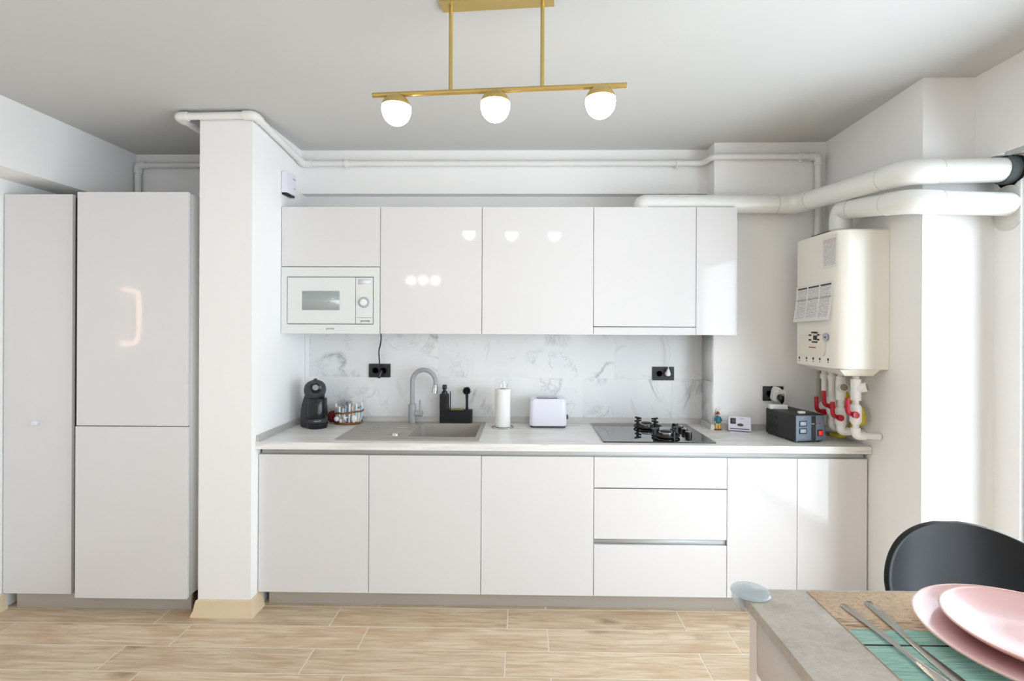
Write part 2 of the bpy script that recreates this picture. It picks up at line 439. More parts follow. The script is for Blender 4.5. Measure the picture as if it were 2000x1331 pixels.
def text_part(name, txt, size, m, parent, loc, rot, depth=0.0004, local=False):
    cu = bpy.data.curves.new(name, 'FONT'); cu.body = txt; cu.size = size; cu.align_x = 'CENTER'; cu.align_y = 'CENTER'; cu.extrude = depth
    tmp = bpy.data.objects.new(name, cu); COL.objects.link(tmp)
    me = bpy.data.meshes.new_from_object(tmp.evaluated_get(bpy.context.evaluated_depsgraph_get()))
    bpy.data.objects.remove(tmp); me.materials.clear(); me.materials.append(MATS[m])
    l = Vector(loc) if local else Vector(loc) - wloc(parent)
    return put(name, me, parent, l, rot)
def sheet(P, nu, nv, thick):
    """solid thin sheet from P(u, v) with a UV map; u, v in 0..1"""
    bm = bmesh.new(); uv = bm.loops.layers.uv.new('UVMap'); top = []
    G = [[Vector(P(i / nu, j / nv)) for j in range(nv + 1)] for i in range(nu + 1)]
    nrm = (G[-1][0] - G[0][0]).cross(G[0][-1] - G[0][0]).normalized()
    A = [[bm.verts.new(G[i][j]) for j in range(nv + 1)] for i in range(nu + 1)]
    Bq = [[bm.verts.new(G[i][j] - nrm * thick) for j in range(nv + 1)] for i in range(nu + 1)]
    def f(vs4, uvs):
        fc = bm.faces.new(vs4)
        for lp, c in zip(fc.loops, uvs): lp[uv].uv = c
    for i in range(nu):
        for j in range(nv):
            c = [(i / nu, j / nv), ((i + 1) / nu, j / nv), ((i + 1) / nu, (j + 1) / nv), (i / nu, (j + 1) / nv)]
            f((A[i][j], A[i + 1][j], A[i + 1][j + 1], A[i][j + 1]), c)
            f((Bq[i][j + 1], Bq[i + 1][j + 1], Bq[i + 1][j], Bq[i][j]), [c[3], c[2], c[1], c[0]])
    def side(seqA, seqB):
        for k in range(len(seqA) - 1): f((seqA[k + 1], seqA[k], seqB[k], seqB[k + 1]), [(0.02, 0.8)] * 4)
    side([A[i][0] for i in range(nu + 1)], [Bq[i][0] for i in range(nu + 1)])
    side([A[nu][j] for j in range(nv + 1)], [Bq[nu][j] for j in range(nv + 1)])
    side([A[i][nv] for i in range(nu, -1, -1)], [Bq[i][nv] for i in range(nu, -1, -1)])
    side([A[0][j] for j in range(nv, -1, -1)], [Bq[0][j] for j in range(nv, -1, -1)])
    return bm

# ------------------------------------------------------------------ the setting
XR, XW, XB, YR, YBK = 1.825, 2.147, 2.06, 2.34, 3.275     # right wall, window wall, beam over window, return wall, back wall
XL = -2.776; YREAR = -3.3; CEIL = 2.638
YWIN0, YWIN1 = 2.215, -2.4; ZWIN = 2.28

floor = struct('floor', B(-3.05, 2.4, YREAR - 0.1, 3.4, -0.10, -0.0009), 'floor_grout', 'oak-look plank tile floor with pale grout lines')
PL, PW, GAP = 0.901, 0.175, 0.0055
def plank_mesh(w):
    return to_mesh(B(-w / 2 + GAP / 2, w / 2 - GAP / 2, -PW / 2 + GAP / 2, PW / 2 - GAP / 2, -0.0005, 0.0, bev=0.0004, seg=1), 'plank', 'oak_tile')
_pm = {}
row = 0; y_top = 2.715 + 2 * PW
while y_top > YREAR:
    k_row = round((2.715 - y_top) / PW); x0 = -0.075 if k_row % 2 == 0 else 0.127
    x0 -= PL * 5
    while x0 < 2.147:
        a, b = max(x0, XL), min(x0 + PL, 2.147)
        if b - a > 0.02:
            w = round(b - a, 3)
            if w not in _pm: _pm[w] = plank_mesh(w)
            put('plank', _pm[w], floor, ((a + b) / 2, y_top - PW / 2, 0))
        x0 += PL
    y_top -= PW

def ceil_bm():
    bm = bmesh.new(); xs = [-3.1, -1.0, 0.3, 0.8, 1.3, 1.83, 2.4]; ys = [YREAR - 0.1, 0.0, 1.5, 2.3, 2.7, 3.4]
    h = lambda x, y: CEIL + 0.034 * min(max((x - 0.3) / 1.5, 0), 1) * min(max((3.2 - y) / 0.9, 0), 1)
    lo = [[bm.verts.new((x, y, h(x, y))) for y in ys] for x in xs]; hi = [[bm.verts.new((x, y, 2.9)) for y in ys] for x in xs]
    for i in range(len(xs) - 1):
        for j in range(len(ys) - 1):
            bm.faces.new((lo[i][j], lo[i][j + 1], lo[i + 1][j + 1], lo[i + 1][j])); bm.faces.new((hi[i][j], hi[i + 1][j], hi[i + 1][j + 1], hi[i][j + 1]))
    ring_lo = [lo[i][0] for i in range(len(xs))] + [lo[-1][j] for j in range(1, len(ys))] + [lo[i][-1] for i in range(len(xs) - 2, -1, -1)] + [lo[0][j] for j in range(len(ys) - 2, 0, -1)]
    ring_hi = [hi[i][0] for i in range(len(xs))] + [hi[-1][j] for j in range(1, len(ys))] + [hi[i][-1] for i in range(len(xs) - 2, -1, -1)] + [hi[0][j] for j in range(len(ys) - 2, 0, -1)]
    ring_faces(bm, ring_lo, ring_hi); return bm
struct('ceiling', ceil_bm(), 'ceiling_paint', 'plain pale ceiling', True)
struct('wall_back', B(-3.2, 2.4, YBK, YBK + 0.12, 0, 2.85), 'paint', 'white plaster wall behind the kitchen units')
struct('wall_soffit', B(-1.422, 1.16, 3.20, YBK, 2.362, 2.80), 'paint', 'white boxed soffit above the wall cabinets')
struct('wall_box', B(1.156, XR, 3.085, YBK, 0, 2.80), 'paint', 'white boxed-out wall section behind the boiler')
struct('wall_pillar', B(-1.70, -1.422, 2.622, YBK, 0, 2.80), 'paint', 'white square pillar between fridge and worktop')
struct('wall_right', B(XR, 2.42, YR, 3.4, 0, 2.85), 'paint', 'white wall carrying the boiler')
wwin = bmesh.new()
box(wwin, XW, 2.26, YWIN0, YR, 0, ZWIN); box(wwin, XW, 2.26, YREAR - 0.1, YWIN1, 0, ZWIN)
struct('wall_window', wwin, 'paint', 'white wall around the tall window')
struct('wall_beam', B(XB, 2.26, YREAR - 0.1, YR, ZWIN, 2.85), 'paint', 'white beam above the window')
wl = bmesh.new(); box(wl, -3.1, XL, YREAR - 0.1, YBK, 0, 2.85)
struct('wall_left', wl, 'paint', 'white wall beside the pantry cabinet')
struct('wall_left_beam', B(XL, -2.545, YREAR, YBK, 2.296, 2.80), 'paint', 'white beam hanging above the pantry cabinet')
rear = B(-3.1, 2.26, YREAR - 0.12, YREAR, 0, 2.85)
struct('wall_rear', rear, 'paint', 'white wall at the far end of the living room')

def window(name, y0, y1, z0, z1, x, n, axis='Y', label=''):
    fr = bmesh.new(); w = 0.06
    def bb(a0, a1, b0, b1, t0=0.0, t1=0.06):
        if axis == 'Y': box(fr, x + t0, x + t1, a0, a1, b0, b1)
        else: box(fr, a0, a1, x - t1, x - t0, b0, b1)
    bb(y0, y1, z0, z0 + w); bb(y0, y1, z1 - w, z1)
    for k in range(n + 1):
        p = y0 + (y1 - y0) * k / n
        bb(max(p - w / 2, y0), min(p + w / 2, y1) if k not in (0,) else y0 + w, z0, z1)
    wd = struct(name, fr, 'alu', label)
    for k in range(n):
        a = y0 + (y1 - y0) * k / n + 0.03; b = y0 + (y1 - y0) * (k + 1) / n - 0.03
        pm = B(x + 0.026, x + 0.034, a, b, z0 + w, z1 - w) if axis == 'Y' else B(a, b, x - 0.034, x - 0.026, z0 + w, z1 - w)
        part('pane', pm, 'window_glass', wd, smooth=False)
window('window_1', YWIN1, YWIN0, 0.02, ZWIN, XW + 0.03, 3, 'Y', 'tall aluminium-framed window flooding the room with daylight')
rl = struct('trim_1', B(XB + 0.004, XB + 0.03, -2.4, 2.20, ZWIN - 0.012, ZWIN), 'alu', 'aluminium rail along the head of the window')

def baseboard(name, path, label):
    """path: list of (x, y) along the wall; profile grows to the walker's left"""
    prof = [(0, 0), (0.026, 0), (0.024, 0.012), (0.016, 0.03), (0.012, 0.06), (0.008, 0.078), (0, 0.084)]
    pts = [Vector((p[0], p[1], 0)) for p in path]; rings = []
    for i, p in enumerate(pts):
        d0 = (p - pts[i - 1]).normalized() if i else (pts[1] - p).normalized()
        d1 = (pts[i + 1] - p).normalized() if i < len(pts) - 1 else d0
        n0 = Vector((-d0.y, d0.x, 0)); n1 = Vector((-d1.y, d1.x, 0)); n = (n0 + n1).normalized(); k = 1 / max(n.dot(n0), 0.3)
        rings.append([p + n * a * k + Vector((0, 0, b)) for a, b in prof])
    bm = loft(bmesh.new(), rings); bmesh.ops.recalc_face_normals(bm, faces=bm.faces)
    return struct(name, bm, 'baseboard_beige', label, True)
baseboard('baseboard_pillar', [(-1.422, 2.72), (-1.422, 2.622), (-1.70, 2.622), (-1.70, 2.72)][::-1][::-1], 'beige skirting wrapped around the foot of the pillar')
baseboard('baseboard_left', [(XL, 2.66), (XL, YREAR)], 'beige skirting along the wall beside the pantry')

# backsplash tiles
bs = struct('wall_backsplash', B(-1.42, 1.155, 3.2652, YBK, 0.905, 1.52), 'wall_grout', 'white marble-look tile backsplash with grey veins')
TW, ZM = 0.571, 1.187
_tm = {}
def tile(x0, x1, z0, z1, y=3.264):
    w, h = round(x1 - x0, 3), round(z1 - z0, 3)
    if (w, h) not in _tm: _tm[(w, h)] = to_mesh(B(-w / 2 + 0.001, w / 2 - 0.001, 0, 0.005, -h / 2 + 0.001, h / 2 - 0.001, bev=0.0008, seg=1), 'tile', 'marble_tile')
    put('tile', _tm[(w, h)], bs, ((x0 + x1) / 2, y, (z0 + z1) / 2))
for zs, ph in (((ZM, 1.478), 0.021), ((0.905, ZM), 0.385)):
    x = ph - 3 * TW
    while x < 1.155:
        a, b = max(x, -1.392), min(x + TW, 1.155)
        if b - a > 0.02: tile(a, b, *zs)
        x += TW
for z0, z1 in ((0.905, ZM), (ZM, 1.478)):      # the return on the side of the boxed wall
    part('tile', B(1.150, 1.1555, 3.087, 3.263, z0 + 0.001, z1 - 0.001), 'marble_tile', bs)

# ------------------------------------------------------------------ fitted units
def shell(bm, x0, x1, y0, y1, z0, z1, t=0.016, top=True):
    box(bm, x0, x0 + t, y0, y1, z0, z1); box(bm, x1 - t, x1, y0, y1, z0, z1)
    box(bm, x0 + t, x1 - t, y1 - 0.006, y1, z0, z1); box(bm, x0 + t, x1 - t, y0, y1 - 0.006, z0, z0 + t)
    if top: box(bm, x0 + t, x1 - t, y0, y1 - 0.006, z1 - t, z1)
    return bm
def front(parent, x0, x1, z0, z1, y, name='door', t=0.018, m='gloss', gap=0.0015):
    return part(name, B(x0 + gap, x1 - gap, y, y + t, z0 + gap, z1 - gap, bev=0.0012), m, parent)

BX = [-1.420, -0.823, -0.221, 0.379, 1.083, 1.451, 1.818]; YD, ZD0, ZD1 = 2.690, 0.088, 0.830
base_info = [('white gloss base cabinet under the coffee machine, next to the pillar',),
             ('white gloss base cabinet with one wide door below the sink basin',),
             ('white gloss base cabinet with one wide door below the toaster',),
             ('white gloss three-drawer base unit below the gas hob',),
             ('narrow white base cabinet between the drawer unit and the end cabinet',),
             ('narrow white end base cabinet below the black power box',)]
for i in range(6):
    x0, x1 = BX[i], BX[i + 1]
    c = thing('base_cabinet' if i != 3 else 'drawer_unit', base_info[i][0], 'cabinet', ((x0 + x1) / 2, 2.95, 0.0), group='white base units under the worktop')
    yback = 3.25 if x1 < 1.15 else 3.06
    part('body', shell(bmesh.new(), x0 + 0.0005, x1 - 0.0005, YD + 0.0195, yback, ZD0 + 0.004, 0.828, top=False), 'carcass', c)
    if i != 3: front(c, x0, x1, ZD0, ZD1, YD)
    else:
        for z0, z1 in ((0.6645, ZD1), (0.3925, 0.6615), (ZD0, 0.3645)): front(c, x0, x1, z0, z1, YD, 'drawer_front')
        part('grip_rail', B(x0 + 0.002, x1 - 0.002, YD + 0.012, YD + 0.03, 0.366, 0.391), 'rail_alu', c, label='aluminium grip rail between the lower drawers')
rail = bmesh.new(); box(rail, -1.405, 1.805, YD + 0.012, YD + 0.06, 0.829, 0.8615)
r_ = single('grip_rail_strip', rail, 'rail_alu', 'long aluminium grip rail under the worktop edge', 'rail')
single('kitchen_plinth', B(-1.385, 1.80, 2.742, 2.758, 0.0, 0.088, bev=0.001), 'plinth_alu', 'brushed aluminium plinth below the kitchen base units', 'plinth')

# worktop with sink cut-out
SX0, SX1, SY0, SY1 = -0.640, -0.262, 2.795, 3.170
wt = thing('worktop', 'pale marble-look worktop running along the kitchen wall', 'worktop', (0.2, 2.95, 0.8625))
wb = cells(bmesh.new(), [-1.4215, SX0 - 0.012, SX1 + 0.012, 1.152, 1.822], [2.665, SY0 - 0.012, 3.083, SY1 + 0.012, 3.268], 0.8625, 0.900, {(1, 1), (1, 2), (3, 2), (3, 3)})
part('slab', wb, 'worktop_stone', wt, smooth=False)
part('end_strip', B(-1.4225, -1.4218, 2.665, 2.69, 0.863, 0.90), 'alu', wt)
up = [(0, 0), (0.016, 0), (0.013, 0.012), (0.006, 0.033), (0, 0.034)]
mat('alu_soft', '#c7c5c1', 0.45, metal=0.2, vary=0.03)
upts = [Vector((x_, y_, 0.9003)) for x_, y_ in ((-1.4212, 2.668), (-1.4212, 3.2635), (1.149, 3.2635), (1.149, 3.0845), (1.822, 3.0845))]
uring = []
for i_, p_ in enumerate(upts):
    d0 = (p_ - upts[i_ - 1]).normalized() if i_ else (upts[1] - p_).normalized()
    d1 = (upts[i_ + 1] - p_).normalized() if i_ < len(upts) - 1 else d0
    n0 = Vector((d0.y, -d0.x, 0)); n1 = Vector((d1.y, -d1.x, 0)); nn_ = (n0 + n1).normalized(); k_ = 1 / nn_.dot(n0)
    uring.append([p_ + nn_ * a_ * k_ + Vector((0, 0, b_)) for a_, b_ in up])
ubm = loft(bmesh.new(), uring); bmesh.ops.recalc_face_normals(ubm, faces=ubm.faces)
part('upstand', ubm, 'alu_soft', wt, smooth=False, label='slim grey sealing strip along the wall')

# sink
sk = thing('kitchen_sink', 'grey composite sink with drainboard set into the worktop', 'sink', (-0.63, 2.97, 0.90))
sb = cells(bmesh.new(), [-1.020, -0.98, SX0, SX1, -0.238], [2.722, SY0, SY1, 3.228], 0.9005, 0.9065, {(2, 1)})
part('rim', sb, 'sink_grey', sk, smooth=False)
bw = bmesh.new()
def rr3(x0, x1, y0, y1, z, r): return [((x0 + x1) / 2 + a, (y0 + y1) / 2 + b, z) for a, b in rrect(x1 - x0, y1 - y0, r, 4)]
rings = [rr3(SX0 - 0.006, SX1 + 0.006, SY0 - 0.006, SY1 + 0.006, 0.9002, 0.02), rr3(SX0 - 0.006, SX1 + 0.006, SY0 - 0.006, SY1 + 0.006, 0.72, 0.02), rr3(SX0 + 0.012, SX1 - 0.012, SY0 + 0.012, SY1 - 0.012, 0.72, 0.03)]
inn = [rr3(SX0 + 0.02, SX1 - 0.02, SY0 + 0.02, SY1 - 0.02, 0.73, 0.04), rr3(SX0 + 0.006, SX1 - 0.006, SY0 + 0.006, SY1 - 0.006, 0.745, 0.035), rr3(SX0, SX1, SY0, SY1, 0.9006, 0.025)]
vo = [[bw.verts.new(p) for p in r] for r in rings[:2]]; vi = [[bw.verts.new(p) for p in r] for r in inn]
ring_faces(bw, vo[0], vo[1]); bw.faces.new(vo[1]); ring_faces(bw, vi[0], vi[1]); ring_faces(bw, vi[1], vi[2]); bw.faces.new(vi[0]); ring_faces(bw, vo[0], vi[2])
bmesh.ops.recalc_face_normals(bw, faces=bw.faces)
part('bowl', bw, 'sink_grey', sk)
part('drain', L([(0, 0.7305), (0.045, 0.7305), (0.045, 0.735), (0.03, 0.736), (0.0, 0.734)], c=(-0.45, 2.98, 0)), 'chrome', sk)
for k in range(6):
    y = 2.80 + k * 0.06; part('drainboard_ridge', T([(-0.96 + 0.012 * k, y, 0.9062), (-0.70, y, 0.9062)], 0.0028, 6), 'sink_grey', sk)
pk = PZ(772, 851, 0.907)
part('drain_knob', L([(0.0, 0.9067), (0.021, 0.9067), (0.021, 0.912), (0.017, 0.919), (0.008, 0.9195), (0.0, 0.913)], c=(pk.x, pk.y, 0)), 'chrome', sk, label='chrome drain control knob')

# faucet
fx, fy = -0.702, 3.192
fc = thing('kitchen_faucet', 'grey gooseneck faucet with chrome nozzle behind the sink', 'faucet', (fx, fy, 0.9068))
part('base', L([(0, 0.9069), (0.026, 0.9069), (0.026, 0.914), (0.0, 0.914)], c=(fx, fy, 0)), 'chrome', fc)
part('body', L([(0, 0.9142), (0.0245, 0.9142), (0.0245, 1.022), (0.021, 1.026), (0, 1.026)], c=(fx, fy, 0)), 'tap_grey', fc)
neck = [(fx, fy, 1.02), (fx, fy, 1.165)] + [(fx + 0.076 - 0.076 * math.cos(a), fy - 0.02 * (1 - math.cos(a)) / 2, 1.165 + 0.078 * math.sin(a)) for a in [math.radians(t) for t in range(12, 199, 12)]]
part('neck', T(neck, 0.0145, 14), 'tap_grey', fc)
e1 = Vector(neck[-1]); dn = (e1 - Vector(neck[-2])).normalized()
part('nozzle', T([e1 - dn * 0.002, e1 + dn * 0.012, e1 + dn * 0.013, e1 + dn * 0.05], [0.013, 0.013, 0.0175, 0.0175], 16), 'chrome', fc)
part('handle_base', T([(fx + 0.022, fy - 0.004, 0.966), (fx + 0.066, fy - 0.008, 0.966)], 0.0185, 16), 'tap_grey', fc)
part('lever', T([(fx + 0.05, fy - 0.006, 0.98), (fx + 0.05, fy - 0.006, 1.052)], 0.0055, 10), 'tap_grey', fc)

# ------------------------------------------------------------------ wall cabinets and microwave
UX = [-1.420, -0.838, -0.242, 0.407, 1.000, 1.237]; YU, ZU0, ZU1 = 2.940, 1.474, 2.219
ulab = ['short white lift-up wall cabinet above the microwave', 'white gloss wall cabinet beside the microwave', 'white gloss wall cabinet above the toaster, beside the extractor cabinet',
        'white gloss wall cabinet housing the extractor above the hob', 'very narrow white wall cabinet at the end of the row']
ucab = []
for i in range(5):
    x0, x1 = UX[i], UX[i + 1]
    z0 = {0: 1.866, 3: 1.522}.get(i, ZU0); ztop = 2.216 if i < 3 else 2.185
    yb = 3.262 if i < 4 else 3.078
    c = thing('wall_cabinet', ulab[i], 'cabinet', ((x0 + x1) / 2, 3.1, z0), group='white wall cabinets above the backsplash'); ucab.append(c)
    zb = {0: ZU0 + 0.002, 3: 1.545}.get(i, ZU0 + 0.002)
    part('body', shell(bmesh.new(), x0 + 0.0005, x1 - 0.0005, YU + 0.0195, yb, zb, ztop), 'carcass', c)
    front(c, x0, x1, z0, ZU1, YU)
hd = thing('extractor_hood', 'white slide-out extractor hood strip under the wall cabinet', 'extractor hood', (0.7035, 3.1, 1.474))
part('front_strip', B(UX[3] + 0.0015, UX[4] - 0.0015, YU - 0.001, YU + 0.017, 1.475, 1.519, bev=0.001), 'gloss', hd)
part('body', B(UX[3] + 0.017, UX[4] - 0.017, YU + 0.018, 3.24, 1.480, 1.541), 'alu', hd)

mw = thing('microwave_oven', 'white built-in microwave oven with a dial', 'microwave', (-1.129, 3.0, 1.474))
mx0, mx1, mz0, mz1 = -1.4185, -0.8395, 1.4745, 1.8635
ix0, ix1, iz0, iz1 = PY(561, 600, YU).x, PY(730, 600, YU).x, PY(640, 634, YU).z, PY(640, 541, YU).z
fm = bmesh.new()
box(fm, mx0, ix0, YU - 0.004, YU + 0.016, mz0, mz1); box(fm, ix1, mx1, YU - 0.004, YU + 0.016, mz0, mz1)
box(fm, ix0, ix1, YU - 0.004, YU + 0.016, mz0, iz0); box(fm, ix0, ix1, YU - 0.004, YU + 0.016, iz1, mz1)
bmesh.ops.remove_doubles(fm, verts=fm.verts, dist=1e-5)
part('surround_frame', fm, 'mw_white', mw, smooth=False)
part('cavity_body', B(mx0 + 0.025, mx1 - 0.025, YU + 0.017, 3.23, mz0 + 0.03, mz1 - 0.03), 'mw_line', mw)
dvx = PY(695, 600, YU).x
dr = part('door', B(ix0 + 0.004, dvx - 0.001, YU - 0.007, YU + 0.016, iz0 + 0.004, iz1 - 0.004, bev=0.002), 'mw_white', mw)
w0, w1 = PY(591, 606, YU), PY(664, 569, YU)
part('window', B(w0.x, w1.x, YU - 0.0078, YU - 0.0072, w0.z, w1.z), 'mw_glass', dr)
pn = part('control_panel', B(dvx + 0.001, ix1 - 0.004, YU - 0.007, YU + 0.016, iz0 + 0.004, iz1 - 0.004, bev=0.002), 'mw_white', mw)
kc = PY(710.5, 591, YU - 0.007)
part('dial_ring', L([(0, 0), (0.033, 0), (0.033, -0.0015), (0, -0.0015)], c=(kc.x, YU - 0.0072, kc.z), axis='Y'), 'dial_blue', pn)
part('dial', L([(0, 0), (0.021, 0), (0.019, -0.016), (0.016, -0.018), (0, -0.018)], c=(kc.x, YU - 0.0087, kc.z), axis='Y'), 'white_plastic', pn)
a, b = PY(700, 556, YU), PY(724, 546, YU)
part('display', B(a.x, b.x, YU - 0.0078, YU - 0.0071, a.z, b.z), 'cool_plastic', pn)
part('button_line', B(dvx + 0.004, ix1 - 0.006, YU - 0.0076, YU - 0.0071, iz0 + 0.040, iz0 + 0.0415), 'mw_line', pn)
bt = PY(713, 627, YU - 0.008)
text_part('lettering', 'gorenje', 0.018, 'mw_line', pn, (bt.x, YU - 0.0076, bt.z), (math.pi / 2, 0, 0))
bt = PY(645, 642, YU - 0.006)
text_part('lettering', 'gorenje', 0.016, 'printed_grey', mw, (bt.x, YU - 0.0045, bt.z), (math.pi / 2, 0, 0))

# ------------------------------------------------------------------ tall units
FY = 2.620
fr = thing('built_in_fridge', 'tall built-in fridge with two white panel doors beside the pillar', 'fridge', (-2.055, 2.95, 0.0))
part('body', B(-2.350, -1.757, FY + 0.03, 3.20, 0.09, 2.214), 'carcass', fr)
part('door_seal', B(-2.338, -1.768, FY + 0.0195, FY + 0.0295, 0.095, 2.208), 'gapgrey', fr)
part('upper_door', B(-2.349, -1.7605, FY, FY + 0.019, 0.9905, 2.220, bev=0.0012), 'gloss', fr)
part('lower_door', B(-2.353, -1.7575, FY - 0.002, FY + 0.019, 0.083, 0.9865, bev=0.0012), 'gloss', fr)
PYD = 2.650
pc = thing('pantry_cabinet', 'tall narrow white pantry cabinet with a small round knob', 'cabinet', (-2.58, 2.95, 0.0))
part('body', B(-2.768, -2.404, PYD + 0.0195, 3.20, 0.09, 2.208), 'carcass', pc)
pd = part('door', B(-2.7705, -2.4005, PYD, PYD + 0.018, 0.085, 2.216, bev=0.0012), 'gloss', pc)
part('gap_shade_strip', B(-2.4035, -2.4010, PYD + 0.0195, PYD + 0.12, 0.092, 2.206), 'gap_shade', pc)  # dark strip painted for the shade in the gap beside the fridge
kp = PY(68, 827, PYD - 0.02)
part('knob', L([(0, 0.0), (0.006, 0.0), (0.006, -0.012), (0.014, -0.016), (0.015, -0.024), (0.010, -0.031), (0, -0.033)], c=(kp.x, PYD - 0.0005, kp.z), axis='Y'), 'cool_plastic', pd)
single('tall_unit_plinth', B(-2.712, -1.765, 2.668, 2.684, 0.0, 0.083, bev=0.001), 'plinth_alu', 'brushed grey plinth below the pantry and fridge', 'plinth')

# ------------------------------------------------------------------ pendant lamp
lm = thing('pendant_lamp', 'brass pendant bar with three glowing opal globes on two rods', 'lamp', (-0.095, 1.727, CEIL))
lb = lm.location
ang = math.radians(-4.6); dirv = Vector((math.cos(ang), math.sin(ang), 0)); cen = Vector((-0.095, 1.727, 0)); nv = Vector((-dirv.y, dirv.x, 0))
P3 = lambda s, z, o=0.0: cen + dirv * s + nv * o + Vector((0, 0, z))
canopy = PR([(-0.195, -0.03), (0.195, -0.03), (0.195, 0.03), (-0.195, 0.03)], P3(0, 2.628), dirv, nv, 0.03)
part('canopy', canopy, 'brass', lm, smooth=False)
for s in (-0.160, 0.156): part('rod', T([P3(s, 2.629), P3(s, 2.338)], 0.0068, 12), 'brass', lm)
part('crossbar', T([P3(-0.438, 2.333), P3(0.438, 2.333)], 0.0092, 14), 'brass', lm)
R_ = 0.0505
for s in (-0.352, -0.004, 0.352):
    c = P3(s, 2.280)
    capp = [(R_ * 1.03 * math.cos(t), R_ * 1.03 * math.sin(t)) for t in [math.radians(x) for x in range(11, 91, 8)]]
    cp = part('globe_cap', L([(0.0, 0.0099)] + [(R_ * 0.97 * math.cos(math.radians(11)), 0.0099)] + capp + [(0, R_ * 1.03)], c=c, seg=32), 'brass', lm)
    gl = [(R_ * math.cos(t), R_ * 1.10 * math.sin(t)) for t in [math.radians(x) for x in range(-90, 10, 9)]]
    part('opal_globe', L(gl + [(0, gl[-1][1])], c=c, seg=32), 'opal', lm)

# ------------------------------------------------------------------ ceiling pipes
def pipe_run(name, label, pts, r, elbows, clips=(), fr_=0.045, cat='pipe'):
    t = thing(name, label, cat, pts[0])
    part('pipe', T(fillet(pts, fr_), r, 14), 'pipe_white', t)
    for i in elbows:
        p = Vector(pts[i]); d0 = (Vector(pts[i - 1]) - p).normalized(); d1 = (Vector(pts[i + 1]) - p).normalized()
        part('elbow', T(fillet([p + d0 * 0.055, p, p + d1 * 0.055], 0.045), r * 1.28, 14), 'pipe_white', t)
    for (c, ax) in clips:
        d = Vector(ax) * 0.011; part('clip', T([Vector(c) - d, Vector(c) + d], r * 1.35, 12), 'pipe_white', t)
        part('clip_screw', T([Vector(c) + Vector((0, 0, -r * 1.2)), Vector(c) + Vector((0, 0, -r * 2.0))], 0.006, 8), 'pipe_white', t)
    return t
pr = 0.0185
pipe_run('heating_pipe', 'white heating pipe running round the pillar and along the soffit',
         [(-1.800, 3.24, 2.600), (-1.800, 2.594, 2.605), (-1.397, 2.594, 2.612), (-1.397, 3.170, 2.545), (1.118, 3.170, 2.545), (1.135, 3.058, 2.55), (1.765, 3.058, 2.55), (1.765, 3.058, 1.65)],
         pr, [1, 2, 3, 6], [((-1.12, 3.170, 2.545), (1, 0, 0)), ((0.96, 3.170, 2.545), (1, 0, 0)), ((1.66, 3.058, 2.55), (1, 0, 0))])
pipe_run('heating_pipe', 'white pipe in the corner above the built-in fridge', [(-1.73, 3.248, 2.560), (-2.512, 3.248, 2.560), (-2.512, 3.248, 1.95)], pr, [1])

# detector on the pillar side
dt = thing('wall_receiver', 'small white wireless receiver box mounted high on the pillar', 'receiver', (-1.404, 3.0, 2.30))
part('case', B(-1.4215, -1.386, 2.932, 3.052, 2.302, 2.428, bev=0.006), 'cool_plastic', dt)
part('dark_base', B(-1.418, -1.390, 2.942, 3.042, 2.292, 2.3015), 'black_plastic', dt)
part('logo_line', B(-1.3862, -1.3855, 3.01, 3.045, 2.398, 2.404), 'printed_grey', dt)
part('indicator', B(-1.3862, -1.3855, 3.02, 3.04, 2.343, 2.347), 'printed_grey', dt)

# ------------------------------------------------------------------ ducts
def duct(name, label, pts, r, elbow_ids, end_extra=None):
    t = thing(name, label, 'duct', pts[0])
    part('pipe', T(fillet(pts, 0.10, 8), r, 24), 'duct_white', t)
    for i in elbow_ids:
        p = Vector(pts[i]); d0 = (Vector(pts[i - 1]) - p).normalized(); d1 = (Vector(pts[i + 1]) - p).normalized()
        ln = min(0.125, (Vector(pts[i - 1]) - p).length * 0.8, (Vector(pts[i + 1]) - p).length * 0.8)
        part('elbow', T(fillet([p + d0 * ln, p, p + d1 * ln], 0.10, 8), r * 1.05, 24), 'duct_white', t)
        for d in (d0, d1): part('joint_ring', T([p + d * (ln - 0.0022), p + d * (ln + 0.0022)], r * 1.062, 24), 'pvc_joint', t)
    return t
YDU = 2.262
d1_ = duct('extractor_duct', 'upper white extractor duct running over the wall cabinets to the outer wall', [(0.70, 3.01, 2.20), (0.70, 3.01, 2.252), (1.615, 3.01, 2.252), (1.70, YDU, 2.215), (2.15, YDU, 2.225)], 0.0535, [2, 3])
part('rubber_collar', T([(2.105, YDU, 2.224), (2.115, YDU, 2.224), (2.12, YDU, 2.224), (2.13, YDU, 2.224), (2.135, YDU, 2.224), (2.1465, YDU, 2.224)], [0.058, 0.064, 0.058, 0.064, 0.058, 0.064], 24), 'rubber', d1_)
random.seed(3)
hole = [((0.078 + random.uniform(-0.008, 0.012)) * math.cos(2 * math.pi * k / 18) * 0.9, (0.074 + random.uniform(-0.006, 0.012)) * math.sin(2 * math.pi * k / 18)) for k in range(18)]
part('hole_shade', PR([(min(a_, 0.074), max(min(b_, 0.052), -0.08)) for a_, b_ in hole], (XW - 0.0035, YDU, 2.224), (0, 1, 0), (0, 0, 1), 0.003), 'dark_hole', d1_)  # flat dark patch painted as the shade inside the wall hole round the duct

